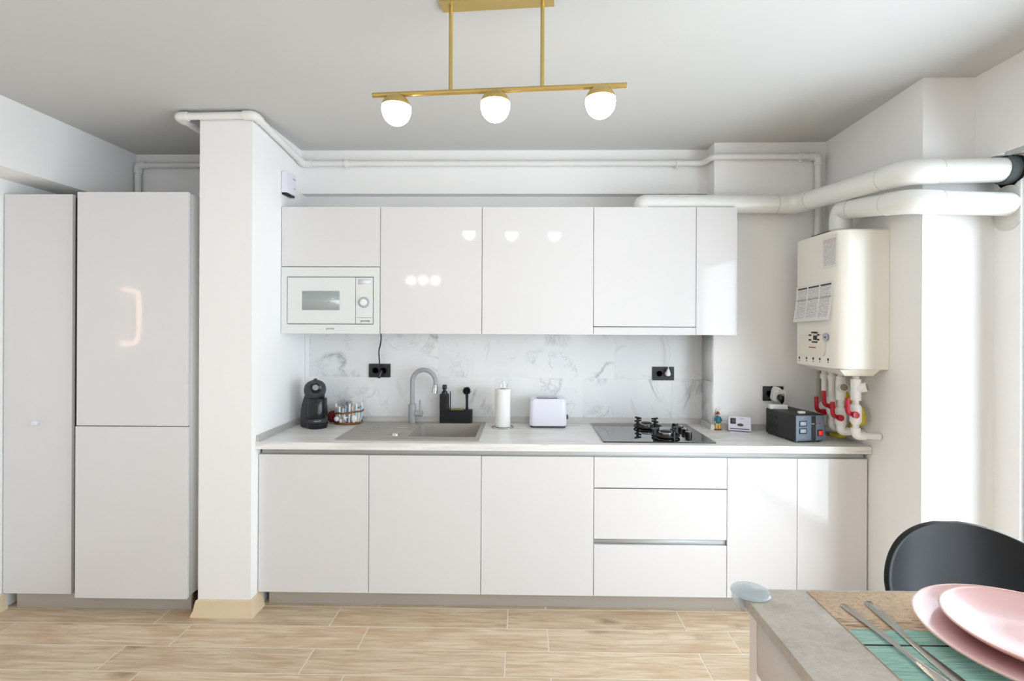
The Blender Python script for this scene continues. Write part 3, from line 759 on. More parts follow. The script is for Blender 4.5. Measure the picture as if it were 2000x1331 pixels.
# boiler
by0, by1, bz0, bz1, bx = 2.545, 2.930, 1.312, 2.018, 1.568
bl = thing('gas_boiler', 'white wall-hung gas boiler with leaflets stuck to its front', 'boiler', (1.70, 2.74, bz0))
def bsec(z, s=0.0, r=0.062):
    out = []
    for a in range(0, 91, 10):
        t = math.radians(180 + a); out.append((bx + s + r + r * math.cos(t), by0 + s + r + r * math.sin(t), z))
    out.append((XR - 0.001, by0 + s, z)); out.append((XR - 0.001, by1 - s, z))
    r2 = 0.02
    for a in range(0, 91, 15):
        t = math.radians(90 + a); out.append((bx + s + r2 + r2 * math.cos(t), by1 - s - r2 + r2 * math.sin(t), z))
    return out
bb_ = loft(bmesh.new(), [bsec(bz0, 0.006), bsec(bz0 + 0.006), bsec(bz1 - 0.006), bsec(bz1, 0.006)]); bmesh.ops.recalc_face_normals(bb_, faces=bb_.faces)
part('casing', bb_, 'boiler_white', bl)
tr = loft(bmesh.new(), [[(1.625, 2.575, 1.280), (1.765, 2.575, 1.280), (1.765, 2.90, 1.295), (1.625, 2.90, 1.295)], [(1.585, 2.552, 1.3115), (1.785, 2.552, 1.3115), (1.785, 2.915, 1.3115), (1.585, 2.915, 1.3115)]])
bmesh.ops.recalc_face_normals(tr, faces=tr.faces)
part('bottom_tray', tr, 'boiler_white', bl, smooth=False)
cpn = prism(bmesh.new(), rrect(0.250, 0.112, 0.03), (bx - 0.001, 2.768, 1.428), (0, -1, 0), (0, 0, 1), 0.006)
bp_ = part('control_panel', cpn, 'boiler_panel', bl)
xf = bx - 0.0075
def fm_box(px, py, w, h, m, parent, name, d=0.0012):
    p = PX(px, py, xf); return part(name, B(p.x - d, p.x + 0.0006, p.y - w / 2, p.y + w / 2, p.z - h / 2, p.z + h / 2), m, parent)
fm_box(1592, 660, 0.034, 0.024, 'printed_dark', bp_, 'display')
for px_, py_, w_ in ((1590, 650, 0.052), (1591, 668.5, 0.052), (1582, 655, 0.022), (1598, 654.5, 0.018), (1582, 664.5, 0.022), (1598, 664, 0.018)): fm_box(px_, py_, w_, 0.0085, 'printed_dark', bp_, 'button')
fm_box(1586.5, 679, 0.062, 0.005, 'printed_red', bp_, 'logo_mark')
dk = PX(1612, 659, xf)
part('pressure_gauge', L([(0, 0), (0.021, 0), (0.021, -0.004), (0.017, -0.005), (0, -0.005)], c=(xf + 0.001, dk.y, dk.z), axis='X'), 'dial_blue', bp_)
part('gauge_needle', B(xf - 0.006, xf - 0.0045, dk.y - 0.011, dk.y + 0.001, dk.z - 0.003, dk.z + 0.003), 'printed_dark', bp_)
for k, px_ in enumerate((1561, 1575, 1588, 1601, 1617)):
    q = PX(px_, 699 + 0.9 * k, bx - 0.001)
    part('symbol', L([(0, 0), (0.0075, 0), (0.0075, -0.0008), (0, -0.0008)], seg=10, c=(bx - 0.0001, q.y, q.z), axis='X'), 'printed_dark', bl)
    part('symbol', B(bx - 0.0009, bx + 0.001, q.y - 0.003, q.y + 0.003, q.z - 0.018, q.z - 0.012), 'printed_dark', bl)
part('flue_slot', B(bx + 0.012, bx + 0.05, 2.64, 2.80, bz1 + 0.0002, bz1 + 0.006), 'dark_hole', bl)
# sticker and leaflet
c4 = [PX(1607, 527, bx - 0.001), PX(1632.5, 521, bx - 0.001), PX(1634.5, 456, bx - 0.001), PX(1606, 464, bx - 0.001)]
def quad(c): return lambda u, v: (c[0] * (1 - u) + c[1] * u) * (1 - v) + (c[3] * (1 - u) + c[2] * u) * v
def flat(vs_, x): return [Vector((x, p.y, p.z)) for p in vs_]
part('data_sticker', sheet(quad(flat(c4, bx - 0.0012)), 1, 1, 0.0004), 'sticker_print', bl, smooth=False)
ltop = [PX(1556, 562, bx - 0.003), PX(1627, 547.5, bx - 0.003)]; lbot = [PX(1547, 630, bx - 0.028), PX(1617, 625, bx - 0.030)]
def leaf(u, v):
    t = ltop[0] * (1 - u) + ltop[1] * u; b_ = lbot[0] * (1 - u) + lbot[1] * u; p = b_ * (1 - v) + t * v
    p.x = (bx - 0.0035) - 0.026 * (1 - v) ** 1.8 * (0.75 + 0.25 * u); return p
lf = sheet(leaf, 6, 10, 0.0005)
single('instruction_leaflet', lf, 'leaflet_print', 'printed paper leaflet taped to the boiler, curling away at the bottom', 'leaflet')

# flue of the boiler
d2_ = duct('boiler_flue', 'lower white flue pipe rising from the boiler top to the outer wall', [(1.70, 2.735, 2.0185), (1.70, 2.735, 2.155), (1.705, YDU, 2.085), (2.146, YDU, 2.072)], 0.0515, [1, 2])
for k, (px_, py_) in enumerate(((1624, 427), (1611, 452))):
    pass
plate = prism(bmesh.new(), rrect(0.124, 0.20, 0.055, 6), (XW - 0.004, YDU + 0.012, 2.058), (0, -1, 0), (0, 0, 1), -0.0035)
part('wall_plate', plate, 'pvc_joint', d2_)
text_part('lettering', 'DN60', 0.022, 'printed_grey', d2_, (1.755, YDU - 0.0585, 2.105), (math.pi / 2, 0, 0)) if False else None

# ------------------------------------------------------------------ pipes below the boiler
def valve_pipe(label, y, zv, lever=True, filt=None, zel=0.975, xw=1.82, xp=1.70, r=0.0155):
    t = thing('valve_pipe', label, 'pipe', (xp, y, zel), group='white valve pipes under the boiler')
    part('pipe', T(fillet([(xp, y, 1.276), (xp, y, zel), (xw, y - 0.004, zel - 0.004)], 0.03), r, 14), 'pipe_white', t)
    part('elbow', T(fillet([(xp, y, zel + 0.04), (xp, y, zel), (xp + 0.045, y, zel - 0.001)], 0.035), r * 1.4, 14), 'pipe_white', t)
    part('union', T([(xp, y, 1.235), (xp, y, 1.262)], r * 1.45, 10), 'pipe_white', t)
    part('valve_body', T([(xp, y, zv - 0.05), (xp, y, zv - 0.035), (xp, y, zv + 0.035), (xp, y, zv + 0.05)], [r * 1.25, r * 1.75, r * 1.75, r * 1.25], 14), 'pipe_white', t)
    if filt:
        zf, dx, dy = filt
        part('coupling', T([(xp, y, zf - 0.06), (xp, y, zf + 0.05)], r * 1.55, 14), 'pipe_white', t)
        d = Vector((dx, dy, 0.012)); o = Vector((xp, y, zf))
        st = part('strainer_cap', T([o, o + d], 0.0235, 18), 'pipe_white', t)
        part('cap_face', T([o + d * 0.98, o + d * 1.04], 0.0185, 18), 'brass_nut', st)
    if lever:
        pv = Vector((xp - 0.028, y - 0.012, zv))
        lv = part('lever', T(fillet([(xp - 0.016, y - 0.014, zv), pv, pv + Vector((-0.024, -0.006, 0.012)), pv + Vector((-0.028, -0.008, 0.045)), pv + Vector((-0.028, -0.008, 0.084))], 0.02), 0.0112, 10), 'red_lever', t, label='red valve lever')
        part('pivot', T([(xp - 0.02, y - 0.022, zv), (xp - 0.02, y - 0.038, zv)], 0.0165, 14), 'red_lever', lv)
    return t
dh = thing('drain_hose', 'grey-green drain hose under the boiler, farthest of its pipes', 'hose', (1.70, 2.935, 1.0))
part('hose', T([(1.70, 2.925, 1.276), (1.70, 2.93, 1.15), (1.715, 2.945, 1.06), (1.73, 2.95, 0.97)], 0.013, 12), 'grey_hose', dh)
valve_pipe('white valve pipe whose red lever is nearest the black power box', 2.875, 1.052, zel=0.985)
valve_pipe('white valve pipe with the highest red lever, second from the drain hose', 2.806, 1.093, zel=0.975)
valve_pipe('white valve pipe with forward-facing strainer cap and the lowest red lever', 2.728, 1.045, filt=(1.196, -0.010, -0.044), zel=0.968)
valve_pipe('white valve pipe nearest the worktop edge with sideways strainer cap', 2.606, 1.082, filt=(1.212, 0.034, -0.034), zel=0.972)
gh = thing('gas_hose', 'yellow gas hose behind the boiler pipes', 'hose', (1.77, 2.85, 0.91))
gp = [Vector((1.77, 2.86, 1.276)), Vector((1.775, 2.80, 1.15)), PX(1681, 800, 1.785), PX(1684, 826, 1.785), Vector((1.776, 2.735, 1.014)), Vector((1.766, 2.772, 0.958)), Vector((1.752, 2.80, 0.930)), Vector((1.735, 2.865, 0.924))]
gp2 = []
for i in range(len(gp) - 1):
    p0, p1, p2, p3 = gp[max(i - 1, 0)], gp[i], gp[i + 1], gp[min(i + 2, len(gp) - 1)]
    for k in range(6):
        t = k / 6; gp2.append(0.5 * ((2 * p1) + (p2 - p0) * t + (2 * p0 - 5 * p1 + 4 * p2 - p3) * t * t + (3 * p1 - p0 - 3 * p2 + p3) * t ** 3))
gp2.append(gp[-1])
for p in gp2: p.z = max(p.z, 0.916)
part('hose', T(gp2, 0.0135, 12), 'yellow_hose', gh)
dlast = (gp2[-1] - gp2[-3]).normalized()
part('brass_nut', T([gp2[-1], gp2[-1] + dlast * 0.03], 0.0145, 6), 'brass_nut', gh)

# ------------------------------------------------------------------ sockets and cords
def socket(name, label, px0, px1, py0, py1, y, nr=2):
    a, b = PY(px0, py1, y), PY(px1, py0, y)
    t = thing(name, label, 'socket', ((a.x + b.x) / 2, y, a.z))
    part('plate', B(a.x, b.x, y - 0.009, y - 0.0005, a.z, b.z, bev=0.002), 'socket_black', t)
    cx, cz, w = (a.x + b.x) / 2, (a.z + b.z) / 2, b.x - a.x
    for s in (-1, 1):
        x = cx + s * w * 0.19
        part('outlet', L([(0.0215, 0), (0.0225, -0.0015), (0.018, -0.0015), (0.0175, 0.0), (0, 0.0)], seg=24, c=(x, y - 0.0092, cz), axis='Y'), 'matte_black', t)
    return t, cx, cz, w
s1, c1x, c1z, w1_ = socket('wall_socket', 'black double wall socket between coffee machine and faucet', 721, 763, 711, 737, 3.2635)
s2, c2x, c2z, w2_ = socket('wall_socket', 'black double wall socket above the hob', 1274, 1316, 717, 743, 3.2635)
s3, c3x, c3z, w3_ = socket('wall_socket', 'black double wall socket above the power box', 1489, 1529, 755, 783, 3.0845)
cd = thing('power_cable', 'black power cord hanging from the microwave cabinet to its socket', 'cord', (c1x, 3.25, c1z))
a = PY(744, 656, 3.22); m1 = PY(740, 690, 3.235); m2 = PY(742, 712, 3.24)
part('cable', T(fillet([(a.x, a.y, 1.478), tuple(PY(744.5, 668, 3.225)), tuple(PY(739.5, 685, 3.235)), tuple(PY(741.5, 710, 3.235)), (c1x + 0.005, 3.222, c1z - 0.02)], 0.04, 5), 0.0042, 8), 'black_plastic', cd)
part('plug', T([(c1x + 0.012, 3.2525, c1z - 0.004), (c1x + 0.012, 3.235, c1z - 0.008), (c1x + 0.008, 3.222, c1z - 0.03), (c1x + 0.004, 3.219, c1z - 0.045)], [0.018, 0.018, 0.013, 0.009], 14), 'gloss_black', cd)
cw = thing('power_cable', 'thin white cord from the extractor plugged in above the hob', 'cord', (c2x, 3.25, c2z))
part('cable', T(fillet([(PY(1300, 655, 3.22).x, 3.22, 1.478), tuple(PY(1305, 672, 3.225)), tuple(PY(1310, 690, 3.23)), tuple(PY(1306, 710, 3.235)), (c2x + 0.024, 3.235, c2z + 0.018)], 0.05, 5), 0.0022, 8), 'cord_white', cw)
part('plug', T([(c2x + 0.024, 3.2525, c2z), (c2x + 0.024, 3.235, c2z + 0.001), (c2x + 0.024, 3.231, c2z + 0.016), (c2x + 0.024, 3.232, c2z + 0.032)], [0.0175, 0.0175, 0.012, 0.006], 14), 'white_plastic', cw)

ma = thing('plug_adapter', 'white multi-way plug adapter with a black plug in it', 'adapter', (c3x + 0.012, 3.07, c3z - 0.03))
ol = []
for k in range(24):
    t = 2 * math.pi * k / 24; rr = 0.040 + 0.006 * math.cos(3 * t + 0.6); ol.append((rr * math.cos(t) * 0.92, rr * math.sin(t) * 1.05))
part('adapter_body', PR(ol, (c3x + 0.014, 3.0735, c3z - 0.002), (1, 0, 0), (0, 0, 1), 0.036), 'white_plastic', ma)
part('upper_plug', PR(rrect(0.048, 0.022, 0.009), (c3x + 0.026, 3.0365, c3z + 0.018), (1, 0, 0), (0, 0, 1), 0.016), 'white_plastic', ma)
part('black_plug', T([(c3x + 0.02, 3.037, c3z - 0.018), (c3x + 0.02, 3.022, c3z - 0.018), (c3x + 0.02, 3.016, c3z - 0.034), (c3x + 0.02, 3.014, c3z - 0.05)], [0.0185, 0.0185, 0.014, 0.006], 14), 'gloss_black', ma)
part('black_cable', T(fillet([(c3x + 0.02, 3.0145, c3z - 0.048), (c3x + 0.02, 3.010, c3z - 0.08), (c3x + 0.028, 3.005, c3z - 0.135)], 0.03), 0.0035, 8), 'black_plastic', ma)
part('white_cable', T(fillet([(c3x + 0.042, 3.021, c3z + 0.012), (c3x + 0.040, 3.010, c3z - 0.05), (c3x + 0.036, 3.005, c3z - 0.135)], 0.03), 0.0028, 8), 'cord_white', ma)

# ------------------------------------------------------------------ things on the worktop
ZT = 0.9003
# coffee machine
cm = thing('coffee_machine', 'rounded charcoal capsule coffee machine in the worktop corner', 'coffee machine', (-1.272, 3.075, ZT), math.radians(12))
def ell(cx, cy, z, a, b, n=28, p=2.4):
    out = []
    for k in range(n):
        t = 2 * math.pi * k / n; c_, s_ = math.cos(t), math.sin(t)
        out.append((cx + a * math.copysign(abs(c_) ** (2 / p), c_), cy + b * math.copysign(abs(s_) ** (2 / p), s_), z))
    return out
prof = [(0.0, 0.074, 0.060), (0.01, 0.079, 0.066), (0.06, 0.080, 0.068), (0.11, 0.076, 0.066), (0.15, 0.068, 0.062), (0.175, 0.060, 0.058), (0.19, 0.056, 0.056)]
part('body_shell', loft(bmesh.new(), [ell(-0.012, 0.035, z, a_, b_) for z, a_, b_ in prof]), 'charcoal', cm, local=True)
hp = [(0.0, -0.062), (0.035, -0.058), (0.055, -0.040), (0.0635, -0.012), (0.064, 0.010), (0.058, 0.032), (0.042, 0.050), (0.02, 0.060), (0.0, 0.062)]
hb = L([(r_h * 1.0, z_h) for r_h, z_h in hp], seg=32)
bmesh.ops.scale(hb, vec=(0.98, 1.28, 0.98), verts=hb.verts); bmesh.ops.translate(hb, vec=(0.0, -0.012, 0.228), verts=hb.verts)
hdp = part('head', hb, 'charcoal', cm, local=True)
lid_c = Vector((0.018, -0.083, 0.248))
part('front_bezel', L([(0, 0), (0.034, 0.0), (0.032, -0.010), (0.025, -0.0145), (0, -0.015)], c=lid_c, axis='Y'), 'gloss_black', hdp, local=True)
part('emblem', L([(0.0, 0), (0.0175, 0), (0.0165, -0.003), (0.010, -0.0045), (0.0, -0.004)], c=lid_c + Vector((0, -0.014, 0.004)), axis='Y'), 'printed_grey', hdp, local=True)
part('lock_tab', B(-0.006, 0.010, -0.03, 0.0, 0.286, 0.297, bev=0.003), 'charcoal', hdp, local=True)
part('reservoir', L([(0, 0.062), (0.056, 0.062), (0.0575, 0.07), (0.0565, 0.176), (0.053, 0.181), (0, 0.181)], c=(0.016, -0.028, 0), seg=32), 'gloss_black', cm, local=True)
part('drip_tray', L([(0, 0.0), (0.058, 0.0), (0.061, 0.005), (0.061, 0.028), (0.056, 0.033), (0, 0.033)], c=(0.016, -0.028, 0), seg=32), 'gloss_black', cm, local=True)
part('lower_band', L([(0, 0.034), (0.059, 0.034), (0.060, 0.036), (0.060, 0.060), (0, 0.0615)], c=(0.016, -0.028, 0), seg=32), 'charcoal', cm, local=True)
text_part('lettering', 'KRUPS', 0.0125, 'chrome', cm, (0.028, -0.0885, 0.048), (math.pi / 2, 0, math.radians(12)), local=True)
part('side_button', L([(0, 0), (0.011, 0), (0.010, -0.003), (0, -0.003)], c=(-0.064, -0.006, 0.135), axis='Y', seg=16), 'black_plastic', cm, local=True)

# driftwood basket
bk = PZ(675, 831, ZT)
bx_, by_ = bk.x, bk.y + 0.060
bsk = thing('driftwood_basket', 'small basket of white and blue driftwood sticks with shells', 'basket', (bx_, by_, ZT))
random.seed(11)
nst = 30; tones = ['stick_white', 'stick_blue', 'stick_slate', 'stick_white', 'stick_tan', 'stick_blue', 'stick_white']
part('floor_disc', L([(0, 0.0), (0.066, 0.0), (0.066, 0.006), (0, 0.006)], seg=24), 'twig', bsk, local=True)
for k in range(nst):
    t = 2 * math.pi * k / nst + random.uniform(-0.05, 0.05); h = 0.118 + random.uniform(-0.022, 0.016)
    r0, r1 = 0.066, 0.079 + random.uniform(-0.004, 0.004)
    p0 = Vector((r0 * math.cos(t), r0 * math.sin(t), 0.006)); p1 = Vector((r1 * math.cos(t + random.uniform(-0.08, 0.08)), r1 * math.sin(t), h)); mid = (p0 + p1) / 2 + Vector((0, 0, 0)) + Vector((math.cos(t), math.sin(t), 0)) * 0.006
    rad = random.uniform(0.0058, 0.0088)
    part('stick', T([p0, mid, p1 - (p1 - mid) * 0.06, p1], [rad, rad * 1.05, rad * 0.95, rad * 0.6], 7), tones[k % len(tones)], bsk, local=True)
def ringtube(r, z, rr, tilt, wob): return T([(r * math.cos(t), r * math.sin(t), z + tilt * math.cos(t) + wob * math.sin(5 * t)) for t in [2 * math.pi * k / 30 for k in range(31)]], rr, 8)
part('binding_twig', ringtube(0.088, 0.075, 0.0058, 0.008, 0.002), 'twig', bsk, local=True)
part('binding_twig', ringtube(0.082, 0.010, 0.0068, 0.0, 0.0015), 'twig', bsk, local=True)
def blob(c, s, n=(12, 8)):
    bm = bmesh.new(); bmesh.ops.create_uvsphere(bm, u_segments=n[0], v_segments=n[1], radius=1.0); bmesh.ops.scale(bm, vec=s, verts=bm.verts); bmesh.ops.translate(bm, vec=c, verts=bm.verts); return bm
part('shell', blob((0.052, -0.082, 0.040), (0.0165, 0.009, 0.024)), 'shell_white', bsk, local=True)
part('shell', blob((-0.058, -0.078, 0.038), (0.017, 0.009, 0.016)), 'shell_white', bsk, local=True)
part('shell', blob((-0.030, -0.086, 0.028), (0.012, 0.008, 0.012)), 'shell_white', bsk, local=True)
star = []
for k in range(10):
    t = math.pi / 2 + math.pi * k / 5; rr = 0.027 if k % 2 == 0 else 0.0105; star.append((rr * math.cos(t), rr * math.sin(t)))
part('starfish', PR(star, (-0.005, -0.0915, 0.045), (1, 0, 0), (0, 0, 1), 0.007), 'shell_white', bsk, local=True)
for o_ in bsk.children:
    for v_ in o_.data.vertices: v_.co.y *= 0.72
# red pouch behind the basket
rp = bmesh.new(); bmesh.ops.create_icosphere(rp, subdivisions=3, radius=1.0)
for v in rp.verts:
    v.co *= 1 + 0.16 * math.sin(7 * v.co.x + 3 * v.co.z) * math.cos(6 * v.co.y + 2)
bmesh.ops.scale(rp, vec=(0.036, 0.030, 0.036), verts=rp.verts); bmesh.ops.translate(rp, vec=(-1.213, 3.205, ZT + 0.036), verts=rp.verts)
zmin = min(v.co.z for v in rp.verts); bmesh.ops.translate(rp, vec=(0, 0, ZT - zmin), verts=rp.verts)
single('cloth_pouch', rp, 'red_cloth', 'dark red patterned pouch tucked behind the driftwood basket', 'pouch', angle=80)

# dish caddy set
a, b = PY(858.5, 824, 3.19), PY(921.5, 799, 3.19)
ZC = 0.9068
cy0, cy1 = 3.186, 3.243
ca = thing('sink_caddy', 'matte black dish-washing caddy on the back edge of the sink', 'caddy', ((a.x + b.x) / 2, 3.215, ZC))
part('tray', loft(bmesh.new(), [[((a.x + b.x) / 2 + u, (cy0 + cy1) / 2 + v, z) for u, v in rrect(b.x - a.x, cy1 - cy0, 0.008)] for z in (ZC, ZC + 0.080)]), 'matte_black', ca)
dvx_ = PY(879, 800, 3.2).x
part('divider_rod', T([(dvx_ - 0.001, 3.222, ZC + 0.078), (dvx_ - 0.001, 3.222, 1.098), (dvx_ - 0.008, 3.222, 1.101)], 0.0028, 8), 'matte_black', ca)
sbt = thing('soap_bottle', 'square black soap bottle with pump top in the caddy', 'bottle', (PY(867.5, 800, 3.2).x, 3.214, ZC + 0.0805))
sx = sbt.location.x
part('bottle_body', loft(bmesh.new(), [[(sx + u * s_, 3.214 + v * s_, z) for u, v in rrect(0.057, 0.052, 0.010)] for z, s_ in ((ZC + 0.0805, 1), (1.083, 1), (1.088, 0.9))]), 'matte_black', sbt)
part('pump_collar', L([(0, 1.0882), (0.0185, 1.0882), (0.0175, 1.104), (0.010, 1.107), (0.010, 1.118), (0, 1.118)], c=(sx, 3.214, 0)), 'pump_black', sbt)
part('pump_head', L([(0, 1.1182), (0.0135, 1.1182), (0.0145, 1.122), (0.0145, 1.142), (0.012, 1.146), (0, 1.146)], c=(sx, 3.214, 0)), 'pump_black', sbt)
part('pump_spout', T([(sx, 3.214, 1.138), (sx, 3.18, 1.136), (sx, 3.172, 1.130)], 0.0045, 8), 'pump_black', sbt)
bs_x = PY(911.5, 790, 3.2).x
br_ = thing('dish_brush', 'black round-headed dish brush standing in the caddy', 'brush', (bs_x, 3.214, ZC + 0.0805))
part('handle', T([(bs_x, 3.214, ZC + 0.0806), (bs_x, 3.214, 1.055), (bs_x, 3.214, 1.082)], [0.0085, 0.0085, 0.010], 12), 'matte_black', br_)
bh = bmesh.new(); bmesh.ops.create_icosphere(bh, subdivisions=2, radius=0.02)
random.seed(5)
for f_ in list(bh.faces):
    nn = f_.normal.copy(); r2 = bmesh.ops.poke(bh, faces=[f_])
    for v in r2['verts']: v.co += nn * random.uniform(0.007, 0.0115)
bmesh.ops.translate(bh, vec=(bs_x - 0.002, 3.214, 1.108), verts=bh.verts)
part('bristle_head', bh, 'matte_black', br_, smooth=False)
single('kitchen_sponge', B(PY(880, 800, 3.2).x, PY(905, 800, 3.2).x, 3.192, 3.236, ZC + 0.0804, ZC + 0.0845, bev=0.001), 'sponge', 'yellow-green sponge lying in the black caddy', 'sponge')

# paper towel on its holder
ptc = PZ(981.5, 836, ZT); ptx, pty = ptc.x, ptc.y + 0.02
ph = thing('towel_holder', 'thin chrome wire paper towel holder between caddy and toaster', 'holder', (ptx, pty, ZT))
part('base_ring', T([(0.066 * math.cos(t), 0.060 * math.sin(t), 0.003) for t in [2 * math.pi * k / 36 for k in range(37)]], 0.0028, 8), 'chrome', ph, local=True)
part('base_cross', T([(-0.066, 0, 0.003), (0.066, 0, 0.003)], 0.0024, 8), 'chrome', ph, local=True)
part('centre_loop', T(fillet([(-0.012, 0, 0.003), (-0.012, 0, 0.262), (0, 0, 0.29), (0.012, 0, 0.262), (0.012, 0, 0.003)], 0.012, 5), 0.0022, 8), 'chrome', ph, local=True)
part('side_arm', T(fillet([(0.0, 0.060, 0.003), (0.02, 0.056, 0.2), (0.026, 0.050, 0.262), (0.03, 0.047, 0.257)], 0.02, 4), 0.0022, 8), 'chrome', ph, local=True)
ro = thing('paper_roll', 'white paper towel roll on the wire holder', 'paper roll', (ptx, pty, ZT + 0.0062))
zr = ZT + 0.0062
part('paper', L([(0.0195, zr), (0.0455, zr), (0.0465, zr + 0.004), (0.0465, zr + 0.226), (0.0455, zr + 0.230), (0.0195, zr + 0.230), (0.0195, zr + 0.1), (0.0195, zr)], c=(ptx, pty, 0), seg=40), 'paper_towel', ro)
part('core', L([(0.0165, zr), (0.019, zr), (0.019, zr + 0.229), (0.0165, zr + 0.229), (0.0165, zr)], c=(ptx, pty, 0), seg=24), 'cardboard', ro)

# toaster
t0_, t1_ = PZ(1034, 835, ZT), PZ(1107, 836, ZT)
tx0, tx1 = t0_.x, t1_.x; tyf, tyb = 3.085, 3.232; txc = (tx0 + tx1) / 2
to = thing('toaster', 'white two-slice toaster standing by the backsplash', 'toaster', (txc, (tyf + tyb) / 2, ZT))
w_, d_ = tx1 - tx0, tyb - tyf
def trr(z, s): return [(txc + u * s, (tyf + tyb) / 2 + v * s, z) for u, v in rrect(w_, d_, 0.028, 6)]
part('base', loft(bmesh.new(), [trr(ZT, 0.93), trr(ZT + 0.012, 0.95)]), 'slot_dark', to)
part('body', loft(bmesh.new(), [trr(ZT + 0.0121, 0.97), trr(ZT + 0.02, 1.0), trr(ZT + 0.10, 0.985), trr(ZT + 0.158, 0.965), trr(ZT + 0.170, 0.94), trr(ZT + 0.176, 0.88)]), 'toaster_white', to)
part('bread_slot', B(txc - 0.072, txc + 0.058, tyf + 0.035, tyf + 0.058, ZT + 0.1762, ZT + 0.1775), 'slot_dark', to)
part('bread_slot', B(txc - 0.072, txc + 0.058, tyf + 0.085, tyf + 0.108, ZT + 0.1762, ZT + 0.1775), 'slot_dark', to)
part('slot_rim', B(txc - 0.080, txc + 0.066, tyf + 0.064, tyf + 0.080, ZT + 0.1762, ZT + 0.180, bev=0.002), 'toaster_white', to)
part('lever', B(tx1 - 0.003, tx1 + 0.012, tyf + 0.05, tyf + 0.085, ZT + 0.045, ZT + 0.07, bev=0.003), 'slot_dark', to)
part('logo_mark', B(txc - 0.012, txc + 0.016, tyf + 0.0005, tyf + 0.004, ZT + 0.032, ZT + 0.0335), 'printed_grey', to)

# hob
hx0, hx1, hy0, hy1, hz = 0.432, 1.035, 2.718, 3.232, 0.9062
hb_ = thing('gas_hob', 'black glass hob with two gas burners and a row of knobs', 'hob', (0.73, 2.97, ZT))
part('glass_top', B(hx0, hx1, hy0, hy1, ZT, hz, bev=0.0015), 'hob_glass', hb_)
def burner(cx, cy, R, rot):
    b_ = part('burner', L([(0, hz), (R * 0.62, hz), (R * 0.66, hz + 0.004), (R * 0.60, hz + 0.010), (R * 0.42, hz + 0.012), (0, hz + 0.012)], c=(cx, cy, 0), seg=32), 'cast_iron', hb_)
    part('flame_ring', L([(0, hz + 0.0121), (R * 0.46, hz + 0.0121), (R * 0.46, hz + 0.026), (R * 0.42, hz + 0.029), (0, hz + 0.029)], c=(cx, cy, 0), seg=32), 'steel', b_)
    part('burner_cap', L([(0, hz + 0.0291), (R * 0.40, hz + 0.0291), (R * 0.40, hz + 0.031), (R * 0.36, hz + 0.034), (0, hz + 0.035)], c=(cx, cy, 0), seg=32), 'cast_iron', b_)
    ps = bmesh.new(); rs = R * 0.86
    tube(ps, [(cx + rs * math.cos(t), cy + rs * math.sin(t), hz + 0.011) for t in [2 * math.pi * k / 32 for k in range(33)]], 0.005, 8)
    for k in range(4):
        t = rot + math.pi / 2 * k; c_, s_ = math.cos(t), math.sin(t); n_ = Vector((-s_, c_, 0)); d_ = Vector((c_, s_, 0)); o_ = Vector((cx, cy, hz))
        loft(ps, [[o_ + d_ * (rs - 0.007) - n_ * w2 + Vector((0, 0, z)), o_ + d_ * (rs + 0.007) - n_ * w2 + Vector((0, 0, z)), o_ + d_ * (rs + 0.007) + n_ * w2 + Vector((0, 0, z)), o_ + d_ * (rs - 0.007) + n_ * w2 + Vector((0, 0, z))] for z, w2 in ((0.0005, 0.005), (0.046, 0.005))])
        loft(ps, [[o_ + d_ * q - n_ * 0.0045 + Vector((0, 0, 0.040 + z)) for q in (0,)] * 0 + [o_ + d_ * (rs - 0.026) - n_ * 0.0045 + Vector((0, 0, 0.046 + z)), o_ + d_ * (rs + 0.022) - n_ * 0.0045 + Vector((0, 0, 0.046 + z)), o_ + d_ * (rs + 0.022) + n_ * 0.0045 + Vector((0, 0, 0.046 + z)), o_ + d_ * (rs - 0.026) + n_ * 0.0045 + Vector((0, 0, 0.046 + z))] for z in (0.0, 0.009)])
    bmesh.ops.recalc_face_normals(ps, faces=ps.faces)
    part('pan_support', ps, 'cast_iron', b_, smooth=True, angle=35)
burner(0.752, 3.085, 0.084, 0.55); burner(0.802, 2.845, 0.084, 0.35)
for k, (px_, py_) in enumerate([(1326, 838.5), (1336, 843.5), (1344, 849), (1351, 857)]):
    p = PZ(px_, py_, hz)
    kb = part('knob', L([(0, hz), (0.019, hz), (0.0195, hz + 0.004), (0.0175, hz + 0.022), (0.015, hz + 0.024), (0, hz + 0.024)], c=(0.935 + 0.006 * math.sin(k), 3.115 - k * 0.083, 0), seg=24), 'gloss_black', hb_)
    part('knob_top', L([(0, hz + 0.0241), (0.0145, hz + 0.0241), (0.0140, hz + 0.0255), (0, hz + 0.0255)], c=(0.935 + 0.006 * math.sin(k), 3.115 - k * 0.083, 0), seg=24), 'steel', kb)

